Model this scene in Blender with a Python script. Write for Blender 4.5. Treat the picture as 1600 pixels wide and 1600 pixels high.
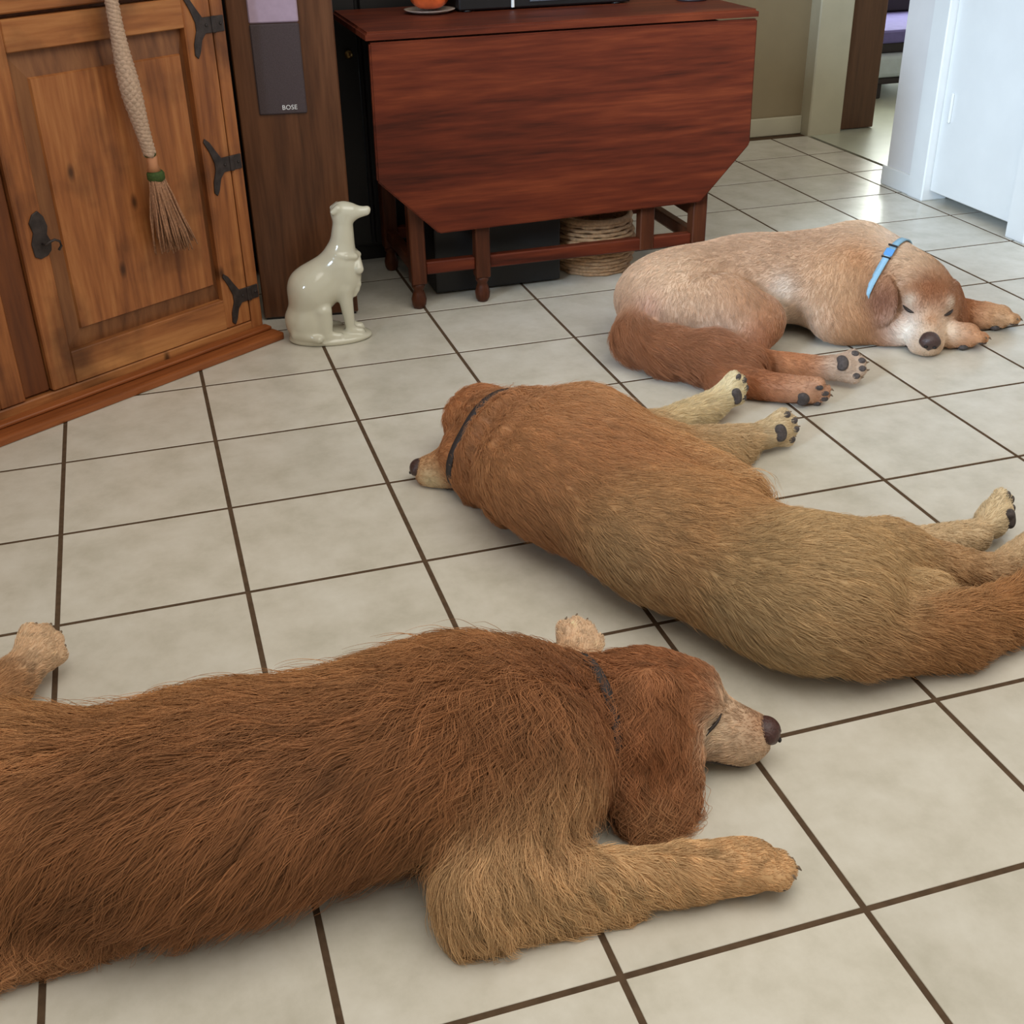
import bpy, bmesh, math, random
import numpy as np
from mathutils import Vector, Matrix

for o in list(bpy.data.objects):
    bpy.data.objects.remove(o)
SC = bpy.context.scene
COL = SC.collection
rng = np.random.default_rng(7)
random.seed(7)


def lin(c):
    """sRGB 0-255 -> linear rgba"""
    r = []
    for v in c:
        v = v / 255.0
        r.append(v / 12.92 if v <= 0.04045 else ((v + 0.055) / 1.055) ** 2.4)
    return (r[0], r[1], r[2], 1.0)


# ------------------------------------------------------------------ camera
cam_d = bpy.data.cameras.new('camera')
cam = bpy.data.objects.new('camera', cam_d)
COL.objects.link(cam)
cam_d.sensor_width = 36.0
cam_d.lens = 1851.15 / 1600 * 36.0
cam_d.clip_start = 0.02
RX = Vector((0.95451528, -0.29764788, -0.01750228))
RY = Vector((-0.16130555, -0.46613346, -0.86988512))
RZ = Vector((0.25076106, 0.83314185, -0.49294376))
M = Matrix((RX, -RY, -RZ)).transposed().to_4x4()
M.translation = Vector((0.25515, -2.68481, 1.10732))
cam.matrix_world = M
SC.camera = cam

# ------------------------------------------------------------------ world, lights, exposure
SC.view_settings.view_transform = 'Standard'
SC.view_settings.look = 'None'
SC.view_settings.gamma = 1.0
SC.view_settings.use_curve_mapping = False
SC.view_settings.exposure = 0.0
SC.cycles.use_denoising = True
SC.cycles.max_bounces = 5
SC.cycles.diffuse_bounces = 3
SC.cycles.use_adaptive_sampling = True
SC.cycles.adaptive_threshold = 0.04
SC.cycles.sample_clamp_indirect = 4.0

world = bpy.data.worlds.new('World')
SC.world = world
world.use_nodes = True
bg = world.node_tree.nodes['Background']
bg.inputs[0].default_value = lin((236, 229, 215))
bg.inputs[1].default_value = 0.46


def area(name, loc, target, sx, sy, power, color, spread=180):
    d = bpy.data.lights.new(name, 'AREA')
    d.shape = 'RECTANGLE'
    d.size, d.size_y = sx, sy
    d.energy = power
    d.color = color
    d.spread = math.radians(spread)
    o = bpy.data.objects.new(name, d)
    COL.objects.link(o)
    o.location = loc
    o.rotation_euler = (Vector(target) - Vector(loc)).to_track_quat('-Z', 'Y').to_euler()
    return o


area('ceiling_daylight', (1.25, -1.95, 2.6), (1.15, -1.5, 0), 3.0, 2.2, 49, (1.0, 0.97, 0.89))
area('patio_window_light', (-1.2, -2.0, 1.7), (2.8, 0.6, 0.45), 0.9, 0.9, 11.5, (0.60, 0.79, 1.0), 34)
area('far_room_window_light', (4.3, 3.3, 1.1), (3.2, 1.2, 0.0), 1.6, 1.5, 22, (0.95, 1.0, 0.92))


# ------------------------------------------------------------------ materials
MATS = {}


def new_mat(name):
    m = bpy.data.materials.new(name)
    m.use_nodes = True
    nt = m.node_tree
    b = nt.nodes['Principled BSDF']
    return m, nt, b


def ramp(nt, stops):
    r = nt.nodes.new('ShaderNodeValToRGB')
    el = r.color_ramp.elements
    el[0].position, el[0].color = stops[0]
    el[1].position, el[1].color = stops[-1]
    for p, c in stops[1:-1]:
        e = el.new(p)
        e.color = c
    return r


def plain(name, c, rough=0.5, noise=0.0, scale=30.0, metallic=0.0, bump=0.0, spec=0.5, coat=0.0):
    m, nt, b = new_mat(name)
    b.inputs['Roughness'].default_value = rough
    b.inputs['Metallic'].default_value = metallic
    b.inputs['Specular IOR Level'].default_value = spec
    b.inputs['Coat Weight'].default_value = coat
    tc = nt.nodes.new('ShaderNodeTexCoord')
    nz = nt.nodes.new('ShaderNodeTexNoise')
    nz.inputs['Scale'].default_value = scale
    nz.inputs['Detail'].default_value = 4
    nt.links.new(tc.outputs['Object'], nz.inputs['Vector'])
    L = lin(c)
    lo = tuple(v * (1 - noise) for v in L[:3]) + (1,)
    hi = tuple(min(1, v * (1 + noise)) for v in L[:3]) + (1,)
    r = ramp(nt, [(0.3, lo), (0.7, hi)])
    nt.links.new(nz.outputs['Fac'], r.inputs['Fac'])
    nt.links.new(r.outputs['Color'], b.inputs['Base Color'])
    if bump:
        bp = nt.nodes.new('ShaderNodeBump')
        bp.inputs['Strength'].default_value = bump
        bp.inputs['Distance'].default_value = 0.002
        nt.links.new(nz.outputs['Fac'], bp.inputs['Height'])
        nt.links.new(bp.outputs['Normal'], b.inputs['Normal'])
    return m


def wood(name, c_dark, c_mid, c_light, axis='z', rough=0.4, scale=1.0, knots=False, bump=0.15, coat=0.0, spec=0.4):
    m, nt, b = new_mat(name)
    b.inputs['Specular IOR Level'].default_value = spec
    b.inputs['Roughness'].default_value = rough
    b.inputs['Coat Weight'].default_value = coat
    b.inputs['Coat Roughness'].default_value = 0.25
    tc = nt.nodes.new('ShaderNodeTexCoord')
    oi = nt.nodes.new('ShaderNodeObjectInfo')
    mp = nt.nodes.new('ShaderNodeMapping')
    s = {'x': (1.2, 16, 16), 'y': (16, 1.2, 16), 'z': (16, 16, 1.2)}[axis]
    mp.inputs['Scale'].default_value = tuple(v * scale for v in s)
    cm = nt.nodes.new('ShaderNodeVectorMath')
    cm.operation = 'SCALE'
    cm.inputs['Scale'].default_value = 37.0
    ad = nt.nodes.new('ShaderNodeVectorMath')
    ad.operation = 'ADD'
    nt.links.new(tc.outputs['Object'], mp.inputs['Vector'])
    cb = nt.nodes.new('ShaderNodeCombineXYZ')
    for k in range(3):
        nt.links.new(oi.outputs['Random'], cb.inputs[k])
    nt.links.new(cb.outputs[0], cm.inputs[0])
    nt.links.new(mp.outputs['Vector'], ad.inputs[0])
    nt.links.new(cm.outputs['Vector'], ad.inputs[1])
    n1 = nt.nodes.new('ShaderNodeTexNoise')
    n1.inputs['Scale'].default_value = 1.0
    n1.inputs['Detail'].default_value = 8
    n1.inputs['Roughness'].default_value = 0.65
    n1.inputs['Distortion'].default_value = 0.6
    nt.links.new(ad.outputs['Vector'], n1.inputs['Vector'])
    n2 = nt.nodes.new('ShaderNodeTexNoise')
    n2.inputs['Scale'].default_value = 6.0
    n2.inputs['Detail'].default_value = 6
    nt.links.new(ad.outputs['Vector'], n2.inputs['Vector'])
    mx = nt.nodes.new('ShaderNodeMix')
    mx.inputs[0].default_value = 0.35
    nt.links.new(n1.outputs['Fac'], mx.inputs[2])
    nt.links.new(n2.outputs['Fac'], mx.inputs[3])
    r = ramp(nt, [(0.33, lin(c_dark)), (0.5, lin(c_mid)), (0.68, lin(c_light))])
    nt.links.new(mx.outputs[0], r.inputs['Fac'])
    out = r.outputs['Color']
    if knots:
        vo = nt.nodes.new('ShaderNodeTexVoronoi')
        vo.inputs['Scale'].default_value = 3.4
        vo.voronoi_dimensions = '2D'
        sx = nt.nodes.new('ShaderNodeSeparateXYZ')
        cx = nt.nodes.new('ShaderNodeCombineXYZ')
        mk = nt.nodes.new('ShaderNodeMapping')
        mk.inputs['Scale'].default_value = (1.6, 0.75, 1.0)
        nt.links.new(tc.outputs['Object'], sx.inputs[0])
        nt.links.new(sx.outputs['X'], cx.inputs[0])
        nt.links.new(sx.outputs['Z'], cx.inputs[1])
        nt.links.new(cx.outputs[0], mk.inputs['Vector'])
        nt.links.new(mk.outputs['Vector'], vo.inputs['Vector'])
        kr = ramp(nt, [(0.015, (0.8, 0.8, 0.8, 1)), (0.06, (0, 0, 0, 1))])
        nt.links.new(vo.outputs['Distance'], kr.inputs['Fac'])
        mc = nt.nodes.new('ShaderNodeMix')
        mc.data_type = 'RGBA'
        nt.links.new(kr.outputs['Color'], mc.inputs[0])
        nt.links.new(out, mc.inputs[6])
        mc.inputs[7].default_value = lin(tuple(v * 0.45 for v in c_dark))
        # large worn patches
        n3 = nt.nodes.new('ShaderNodeTexNoise')
        n3.inputs['Scale'].default_value = 5.0
        n3.inputs['Detail'].default_value = 5
        nt.links.new(tc.outputs['Object'], n3.inputs['Vector'])
        pr = ramp(nt, [(0.50, (0, 0, 0, 1)), (0.70, (0.75, 0.75, 0.75, 1))])
        nt.links.new(n3.outputs['Fac'], pr.inputs['Fac'])
        m2 = nt.nodes.new('ShaderNodeMix')
        m2.data_type = 'RGBA'
        nt.links.new(pr.outputs['Color'], m2.inputs[0])
        nt.links.new(mc.outputs[2], m2.inputs[6])
        m2.inputs[7].default_value = lin(tuple(v * 0.6 for v in c_dark))
        out = m2.outputs[2]
    nt.links.new(out, b.inputs['Base Color'])
    bp = nt.nodes.new('ShaderNodeBump')
    bp.inputs['Strength'].default_value = bump
    bp.inputs['Distance'].default_value = 0.002
    nt.links.new(mx.outputs[0], bp.inputs['Height'])
    nt.links.new(bp.outputs['Normal'], b.inputs['Normal'])
    return m


def tile_material():
    m, nt, b = new_mat('cream_tile')
    tc = nt.nodes.new('ShaderNodeTexCoord')
    oi = nt.nodes.new('ShaderNodeObjectInfo')
    ad = nt.nodes.new('ShaderNodeVectorMath')
    ad.operation = 'ADD'
    nt.links.new(tc.outputs['Object'], ad.inputs[0])
    nt.links.new(oi.outputs['Location'], ad.inputs[1])
    n1 = nt.nodes.new('ShaderNodeTexNoise')
    n1.inputs['Scale'].default_value = 9
    n1.inputs['Detail'].default_value = 8
    n1.inputs['Roughness'].default_value = 0.65
    nt.links.new(ad.outputs['Vector'], n1.inputs['Vector'])
    r = ramp(nt, [(0.3, lin((198, 192, 176))), (0.5, lin((213, 207, 193))), (0.7, lin((223, 218, 206)))])
    nt.links.new(n1.outputs['Fac'], r.inputs['Fac'])
    hv = nt.nodes.new('ShaderNodeHueSaturation')
    mr = nt.nodes.new('ShaderNodeMapRange')
    mr.inputs[3].default_value = 0.95
    mr.inputs[4].default_value = 1.03
    nt.links.new(oi.outputs['Random'], mr.inputs[0])
    nt.links.new(mr.outputs[0], hv.inputs['Value'])
    nt.links.new(r.outputs['Color'], hv.inputs['Color'])
    nt.links.new(hv.outputs['Color'], b.inputs['Base Color'])
    b.inputs['Roughness'].default_value = 0.27
    b.inputs['Specular IOR Level'].default_value = 0.5
    n2 = nt.nodes.new('ShaderNodeTexNoise')
    n2.inputs['Scale'].default_value = 55
    n2.inputs['Detail'].default_value = 3
    nt.links.new(ad.outputs['Vector'], n2.inputs['Vector'])
    bp = nt.nodes.new('ShaderNodeBump')
    bp.inputs['Strength'].default_value = 0.12
    bp.inputs['Distance'].default_value = 0.001
    nt.links.new(n2.outputs['Fac'], bp.inputs['Height'])
    nt.links.new(bp.outputs['Normal'], b.inputs['Normal'])
    return m


def emit_mat(name, c, s):
    m, nt, b = new_mat(name)
    b.inputs['Base Color'].default_value = lin(c)
    b.inputs['Emission Color'].default_value = lin(c)
    b.inputs['Emission Strength'].default_value = s
    return m


MT = dict(
    tile=tile_material(),
    grout=plain('grout', (92, 74, 58), 0.95, 0.18, 60, bump=0.3, spec=0.05),
    wall=plain('olive_beige_paint', (146, 130, 102), 0.8, 0.03, 14),
    wall_light=plain('lilac_white_paint', (220, 216, 214), 0.7, 0.02, 14),
    white=plain('white_gloss_paint', (226, 226, 224), 0.35, 0.02, 10),
    trim=plain('cream_trim_paint', (190, 182, 158), 0.45, 0.04, 12),
    hallfloor=plain('pale_hall_floor', (190, 192, 172), 0.3, 0.06, 8),
    dark_gap=plain('closet_dark', (70, 62, 56), 0.8, 0.1),
    brown_door=wood('brown_door_wood', (70, 46, 30), (88, 58, 37), (100, 68, 44), 'z', 0.5),
    pine_z=wood('antique_pine_vertical', (98, 52, 28), (160, 98, 54), (196, 134, 80), 'z', 0.42, 0.8, True),
    pine_x=wood('antique_pine_horizontal', (106, 58, 30), (166, 104, 58), (200, 140, 84), 'x', 0.42, 0.8, True),
    pine_dark=wood('antique_pine_plinth', (120, 64, 30), (152, 86, 44), (176, 106, 58), 'x', 0.42, 1.0),
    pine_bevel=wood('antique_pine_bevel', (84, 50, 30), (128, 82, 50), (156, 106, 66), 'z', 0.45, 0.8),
    pine_shaded=wood('antique_pine_shaded', (84, 44, 22), (112, 62, 30), (134, 80, 40), 'z', 0.5, 0.8),  # darker pine copy, shade of the recessed post and carcass in its colour
    mahog_x=wood('reddish_oak_horizontal', (50, 18, 8), (92, 36, 18), (126, 58, 30), 'x', 0.5, 0.9, bump=0.3, coat=0.0, spec=0.25),
    mahog_z=wood('reddish_oak_vertical', (52, 25, 13), (80, 40, 22), (102, 57, 32), 'z', 0.45, 1.2, bump=0.3, coat=0.0, spec=0.25),
    walnut=wood('speaker_walnut', (58, 34, 20), (92, 56, 34), (114, 74, 48), 'z', 0.35, 1.0),
    iron=plain('old_iron', (62, 54, 52), 0.5, 0.35, 60, 0.4, 0.4),
    brass=plain('brass', (150, 120, 70), 0.35, 0.1, 40, 0.8),
    cloth_dark=plain('speaker_cloth', (74, 62, 64), 0.85, 0.15, 400, bump=0.4),
    cloth_pale=plain('speaker_pale_panel', (178, 156, 178), 0.5, 0.05, 60),
    black=plain('black_plastic', (22, 20, 21), 0.45, 0.1, 60),
    display=plain('grey_display', (92, 98, 108), 0.25, 0.1, 40),
    white_mark=plain('white_lettering_glint', (235, 235, 235), 0.5),
    ceramic=plain('glazed_white_ceramic', (208, 203, 182), 0.12, 0.015, 20, coat=0.6),
    orange=plain('orange_glaze', (206, 92, 46), 0.25, 0.25, 30),
    dish=plain('pale_dish', (190, 172, 158), 0.4, 0.08, 60),
    wicker=plain('wicker', (176, 136, 98), 0.7, 0.25, 120, bump=0.5),
    rope=plain('twisted_cord', (190, 160, 136), 0.8, 0.2, 200, bump=0.4),
    bead=plain('tan_bead', (190, 130, 90), 0.5, 0.1),
    green=plain('green_braid', (58, 78, 30), 0.8, 0.25, 200),
    tassel=plain('tassel_thread', (160, 116, 86), 0.8, 0.35, 260),
    bed_dark=plain('dark_bed_frame', (48, 40, 42), 0.5, 0.1),
    bed_white=plain('white_cushion', (200, 212, 220), 0.8, 0.05),
    bed_lilac=plain('lilac_blanket', (120, 112, 172), 0.9, 0.08),
    nose=plain('dog_nose_skin', (70, 50, 46), 0.4, 0.3, 250, bump=0.6),
    nose_dark=plain('dog_nose_dark', (72, 44, 40), 0.42, 0.3, 250, bump=0.6),
    eye=plain('closed_eye', (40, 28, 22), 0.5, 0.2, 100),
    mouth=plain('lip_line', (48, 34, 28), 0.6, 0.2, 100),
    pad=plain('paw_pad', (78, 70, 68), 0.8, 0.35, 160, bump=0.8),
    claw=plain('claw', (120, 100, 80), 0.4, 0.2, 100),
    collar_dark=plain('dark_collar', (52, 44, 42), 0.7, 0.2, 200, bump=0.4),
    collar_blue=plain('blue_collar', (140, 180, 205), 0.6, 0.06, 200, bump=0.3),
    collar_tab=plain('blue_tab', (86, 146, 205), 0.5, 0.05, 200),
    skin=plain('nostril', (20, 14, 12), 0.6),
)


# ------------------------------------------------------------------ mesh helpers
def link_mesh(name, me, mat=None, parent=None, smooth=False):
    o = bpy.data.objects.new(name, me)
    COL.objects.link(o)
    if mat is not None:
        me.materials.append(mat)
    if parent is not None:
        o.parent = parent
    if smooth:
        me.polygons.foreach_set('use_smooth', [True] * len(me.polygons))
    return o


def from_bm(name, bm, mat=None, parent=None, smooth=False):
    me = bpy.data.meshes.new(name)
    bm.normal_update()
    bm.to_mesh(me)
    bm.free()
    return link_mesh(name, me, mat, parent, smooth)


def bm_box(bm, x0, x1, y0, y1, z0, z1):
    vs = [bm.verts.new(p) for p in ((x0, y0, z0), (x1, y0, z0), (x1, y1, z0), (x0, y1, z0),
                                    (x0, y0, z1), (x1, y0, z1), (x1, y1, z1), (x0, y1, z1))]
    for f in ((0, 3, 2, 1), (4, 5, 6, 7), (0, 1, 5, 4), (1, 2, 6, 5), (2, 3, 7, 6), (3, 0, 4, 7)):
        bm.faces.new([vs[i] for i in f])
    return vs


def box(name, x0, x1, y0, y1, z0, z1, mat, parent=None, bev=0.002, seg=1):
    bm = bmesh.new()
    bm_box(bm, x0, x1, y0, y1, z0, z1)
    if bev:
        bmesh.ops.bevel(bm, geom=bm.edges[:], offset=bev, segments=seg, affect='EDGES', profile=0.6)
    return from_bm(name, bm, mat, parent)


def lathe(name, prof, mat, parent=None, seg=24, loc=(0, 0, 0)):
    bm = bmesh.new()
    rings = []
    for r, z in prof:
        rings.append([bm.verts.new((loc[0] + r * math.cos(2 * math.pi * k / seg),
                                    loc[1] + r * math.sin(2 * math.pi * k / seg), loc[2] + z)) for k in range(seg)])
    for a, b in zip(rings, rings[1:]):
        for k in range(seg):
            bm.faces.new((a[k], a[(k + 1) % seg], b[(k + 1) % seg], b[k]))
    bm.faces.new(rings[0][::-1])
    bm.faces.new(rings[-1])
    return from_bm(name, bm, mat, parent, True)


def tube_bm(bm, pts, rads, seg=10, cap=True):
    pts = [Vector(p) for p in pts]
    rings = []
    up = Vector((0.13, 0.31, 0.94)).normalized()
    for i, p in enumerate(pts):
        t = (pts[min(i + 1, len(pts) - 1)] - pts[max(i - 1, 0)]).normalized()
        a = t.cross(up)
        if a.length < 1e-3:
            a = t.cross(Vector((1, 0, 0)))
        a.normalize()
        b = t.cross(a)
        r = rads[i] if hasattr(rads, '__len__') else rads
        rings.append([bm.verts.new(p + (a * math.cos(2 * math.pi * k / seg) + b * math.sin(2 * math.pi * k / seg)) * r)
                      for k in range(seg)])
    for a, b in zip(rings, rings[1:]):
        for k in range(seg):
            bm.faces.new((a[k], a[(k + 1) % seg], b[(k + 1) % seg], b[k]))
    if cap:
        bm.faces.new(rings[0][::-1])
        bm.faces.new(rings[-1])


def tube(name, pts, rads, mat, parent=None, seg=10):
    bm = bmesh.new()
    tube_bm(bm, pts, rads, seg)
    bmesh.ops.recalc_face_normals(bm, faces=bm.faces[:])
    return from_bm(name, bm, mat, parent, True)


def prism(name, poly, y0, y1, mat, parent=None, bev=0.0, seg=2):
    """polygon in x,z extruded along y"""
    bm = bmesh.new()
    a = [bm.verts.new((x, y0, z)) for x, z in poly]
    b = [bm.verts.new((x, y1, z)) for x, z in poly]
    bm.faces.new(a)
    bm.faces.new(b[::-1])
    n = len(poly)
    for k in range(n):
        bm.faces.new((a[k], b[k], b[(k + 1) % n], a[(k + 1) % n]))
    bmesh.ops.recalc_face_normals(bm, faces=bm.faces[:])
    if bev:
        bmesh.ops.bevel(bm, geom=bm.edges[:], offset=bev, segments=seg, affect='EDGES')
    return from_bm(name, bm, mat, parent)


def thing(name, label, cat, loc=(0, 0, 0), rz=0.0, group=None):
    o = bpy.data.objects.new(name, None)
    COL.objects.link(o)
    o.location = loc
    o.rotation_euler = (0, 0, rz)
    o.empty_display_size = 0.1
    o['label'] = label
    o['category'] = cat
    if group:
        o['group'] = group
    return o


def struct(o, label=None):
    o['kind'] = 'structure'
    if label:
        o['label'] = label
    return o


# ------------------------------------------------------------------ setting: floor
P = 0.31
G = 0.0042          # half the joint
floor = struct(box('floor', -1.5, 2.96, -2.7, 2.0, -0.06, -0.0010, MT['grout'], bev=0), 'cream square tile floor with dark brown joints')
bm = bmesh.new()
bm_box(bm, -P / 2 + G, P / 2 - G, -P / 2 + G, P / 2 - G, -0.008, 0.0)
bmesh.ops.bevel(bm, geom=[e for e in bm.edges if e.verts[0].co.z > -0.001 and e.verts[1].co.z > -0.001],
                offset=0.0006, segments=1, affect='EDGES')
tile_me = bpy.data.meshes.new('tile')
bm.to_mesh(tile_me)
bm.free()
tile_me.materials.append(MT['tile'])
for i in range(-2, 9):
    for j in range(-8, 7):
        if (j < -6 and i > 4) or (i < -1 and j > 1):
            continue
        t = bpy.data.objects.new('tile', tile_me)
        COL.objects.link(t)
        t.parent = floor
        t.location = ((i + 0.5) * P, (j - 0.5) * P, 0)
        t.rotation_euler = (0, 0, math.pi / 2 * ((i * 7 + j * 3) % 4))
# cut tiles along the threshold
bm = bmesh.new()
bm_box(bm, -0.085 + G, 0.085 - 0.006, -P / 2 + G, P / 2 - G, -0.008, 0.0)
cut_me = bpy.data.meshes.new('tile')
bm.to_mesh(cut_me)
bm.free()
cut_me.materials.append(MT['tile'])
for j in range(-4, 7):
    t = bpy.data.objects.new('tile', cut_me)
    COL.objects.link(t)
    t.parent = floor
    t.location = (9 * P + 0.085, (j - 0.5) * P, 0)
struct(box('floor', 2.968, 6.0, -0.2, 3.6, -0.06, 0.002, MT['hallfloor'], bev=0), 'pale smooth floor of the far room')

# ------------------------------------------------------------------ setting: walls
struct(box('wall_back', -1.5, 2.955, 1.92, 2.02, -0.05, 2.5, MT['wall'], bev=0), 'olive beige painted back wall')
struct(box('baseboard_back', 1.2, 2.955, 1.905, 1.92, 0.0, 0.075, MT['trim'], bev=0.004), 'cream baseboard along the back wall')
struct(box('wall_left', -1.6, -1.5, -0.6, 2.02, -0.05, 2.5, MT['wall'], bev=0), 'beige wall behind the pine cabinet')
struct(box('trim_1', 2.955, 3.11, 1.845, 1.99, -0.01, 2.2, MT['trim'], bev=0.005), 'cream door casing at the far doorway')
struct(box('wall_right', 2.815, 2.955, 0.885, 1.05, -0.02, 2.5, MT['wall_light'], bev=0.003), 'pale end of the right wall beside the doorway')
struct(box('baseboard_right', 2.803, 2.9655, 0.885, 1.062, 0.0, 0.068, MT['white'], bev=0.004), 'white baseboard round the wall end')
struct(box('trim_2', 2.797, 2.90, 0.798, 0.885, 0.0, 2.2, MT['white'], bev=0.004), 'white casing left of the closet door')
struct(box('trim_3', 2.797, 2.90, 0.262, 0.352, 0.0, 2.2, MT['white'], bev=0.004), 'white casing right of the closet door')
struct(box('wall_closet', 2.955, 2.99, -0.2, 0.9, -0.02, 2.5, MT['dark_gap'], bev=0), 'dark closet back behind the door')
struct(box('wall_right', 2.815, 2.955, -1.6, 0.262, -0.02, 2.5, MT['wall_light'], bev=0), 'pale right wall beyond the closet')
d1 = struct(box('door_1', 2.825, 2.86, 0.354, 0.796, 0.035, 2.05, MT['white'], bev=0.003), 'white closet door standing above a dark floor gap')
box('handle', 2.815, 2.825, 0.740, 0.752, 0.27, 0.365, MT['white'], d1, 0.003)
d2 = struct(box('door_2', 3.113, 3.29, 1.885, 1.925, 0.006, 2.05, MT['brown_door'], bev=0.003), 'brown wooden door standing open in the far room')
struct(box('wall_far', 2.955, 6.0, 3.5, 3.6, -0.05, 2.6, MT['wall'], bev=0), 'far room back wall')
win = struct(box('window_1', 3.5, 5.2, 3.47, 3.495, 0.08, 2.1, emit_mat('bright_daylight_pane', (238, 246, 236), 7.0), bev=0), 'bright daylit window of the far room')
for (a, b_, c, d_) in ((3.42, 3.5, 0.0, 2.18), (5.2, 5.28, 0.0, 2.18), (4.32, 4.38, 0.08, 2.1)):
    box('window_frame', a, b_, 3.44, 3.5, c, d_, MT['white'], win, 0.003)
for (c, d_) in ((0.0, 0.08), (2.1, 2.18)):
    box('window_frame', 3.5, 5.2, 3.44, 3.5, c, d_, MT['white'], win, 0.003)

# ------------------------------------------------------------------ daybed in the far room
t = thing('daybed', 'dark framed daybed with white cushion and lilac blanket in the far room', 'bed', (3.60, 2.42, 0))
box('frame', 0, 1.5, 0, 0.75, 0.07, 0.10, MT['bed_dark'], t, 0.005)
for (x, y) in ((0.02, 0.02), (1.42, 0.02), (0.02, 0.67), (1.42, 0.67)):
    box('leg', x, x + 0.06, y, y + 0.06, 0.002, 0.07, MT['bed_dark'], t, 0.004)
box('cushion', 0.0, 1.5, -0.02, 0.72, 0.10, 0.205, MT['bed_white'], t, 0.035, 4)
box('gap_shade', 0.0, 1.5, 0.03, 0.72, 0.205, 0.25, MT['bed_dark'], t, 0.004)  # dark bar put in for the shaded gap over the cushion
box('blanket', 0.0, 1.5, 0.0, 0.70, 0.25, 0.31, MT['bed_lilac'], t, 0.022, 3)
box('backrest', 0.0, 1.5, 0.55, 0.72, 0.31, 0.42, MT['bed_dark'], t, 0.01)

# ------------------------------------------------------------------ pine cabinet
ang = math.atan2(0.433, 0.665)
cab = thing('pine_cabinet', 'antique knotty pine cabinet with black iron hinges at the left', 'cabinet', (0.489, 0.293, 0), ang)
W = 1.27
box('body', -W, 0.0, 0.03, 0.42, 0.022, 0.99, MT['pine_shaded'], cab, 0.002)
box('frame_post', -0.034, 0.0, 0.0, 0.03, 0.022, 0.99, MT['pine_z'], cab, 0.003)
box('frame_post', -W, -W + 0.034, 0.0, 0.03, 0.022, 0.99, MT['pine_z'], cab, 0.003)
box('frame_post', -0.668, -0.604, 0.012, 0.03, 0.05, 0.822, MT['pine_shaded'], cab, 0.003)
box('bottom_rail', -W + 0.034, -0.034, 0.001, 0.03, 0.022, 0.047, MT['pine_x'], cab, 0.003)
box('plinth', -W - 0.01, 0.010, -0.068, 0.43, 0.0, 0.020, MT['pine_dark'], cab, 0.006, 2)
box('plinth_moulding', -W - 0.003, 0.004, -0.030, 0.0005, 0.020, 0.030, MT['pine_dark'], cab, 0.006, 3)
box('top', -W - 0.03, 0.03, -0.04, 0.44, 0.99, 1.02, MT['pine_x'], cab, 0.006, 2)


def panel_mesh(name, x0, x1, z0, z1, mt, parent, bx0, bx1, bz0, bz1, yb=0.020, yf=0.006):
    """raised panel: bevels fall from the proud field to the frame"""
    bm = bmesh.new()
    o = [bm.verts.new(p) for p in ((x0, yb, z0), (x1, yb, z0), (x1, yb, z1), (x0, yb, z1))]
    s = [bm.verts.new(p) for p in ((bx0, yf + 0.006, bz0), (bx1, yf + 0.006, bz0), (bx1, yf + 0.006, bz1), (bx0, yf + 0.006, bz1))]
    i = [bm.verts.new((v.co.x + sx * 0.003, yf, v.co.z + sz * 0.003)) for v, sx, sz in zip(s, (1, -1, -1, 1), (1, 1, -1, -1))]
    bk = [bm.verts.new((v.co.x, 0.029, v.co.z)) for v in o]
    for a, b_ in ((o, s), (s, i), (bk, o)):
        for k in range(4):
            bm.faces.new((a[k], a[(k + 1) % 4], b_[(k + 1) % 4], b_[k]))
    bm.faces.new(i)
    bm.faces.new(bk[::-1])
    bmesh.ops.recalc_face_normals(bm, faces=bm.faces[:])
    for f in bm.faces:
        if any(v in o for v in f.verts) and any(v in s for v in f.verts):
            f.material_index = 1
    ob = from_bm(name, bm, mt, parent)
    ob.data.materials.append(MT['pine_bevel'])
    return ob


def cab_door(x0, x1, mirror):
    e = bpy.data.objects.new('door', None)
    COL.objects.link(e)
    e.parent = cab

    def X(u):
        return u if not mirror else (x0 + x1) - u

    def bx(nm, a, b_, *r):
        a, b_ = X(a), X(b_)
        return box(nm, min(a, b_), max(a, b_), *r)
    bx('stile', x1 - 0.075, x1, 0.0, 0.029, 0.049, 0.819, MT['pine_z'], e, 0.003)
    bx('stile', x0, x0 + 0.060, 0.0, 0.029, 0.049, 0.819, MT['pine_z'], e, 0.003)
    bx('rail', x0 + 0.060, x1 - 0.075, 0.0005, 0.029, 0.757, 0.819, MT['pine_x'], e, 0.002)
    bx('rail', x0 + 0.060, x1 - 0.075, 0.0005, 0.029, 0.049, 0.124, MT['pine_x'], e, 0.002)
    a, b_ = X(x0 + 0.060), X(x1 - 0.075)
    f, g = X(x0 + 0.098), X(x1 - 0.092)
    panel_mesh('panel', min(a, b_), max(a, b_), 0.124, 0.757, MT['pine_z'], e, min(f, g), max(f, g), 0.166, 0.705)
    return e


door_r = cab_door(-0.602, -0.037, False)
door_l = cab_door(-1.233, -0.670, True)
for k, (a, b_) in enumerate(((-0.6325, -0.037), (-1.233, -0.6385))):
    dr = box('drawer', a, b_, 0.001, 0.029, 0.828, 0.985, MT['pine_x'], cab, 0.003)
    lathe('knob', [(0.006, 0), (0.006, 0.012), (0.016, 0.02), (0.017, 0.028), (0.008, 0.034)], MT['iron'], dr, 16)
    kn = dr.children[0]
    kn.rotation_euler = (math.pi / 2, 0, 0)
    kn.location = ((-0.299 if k == 0 else -0.936), 0.001, 0.905)


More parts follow.
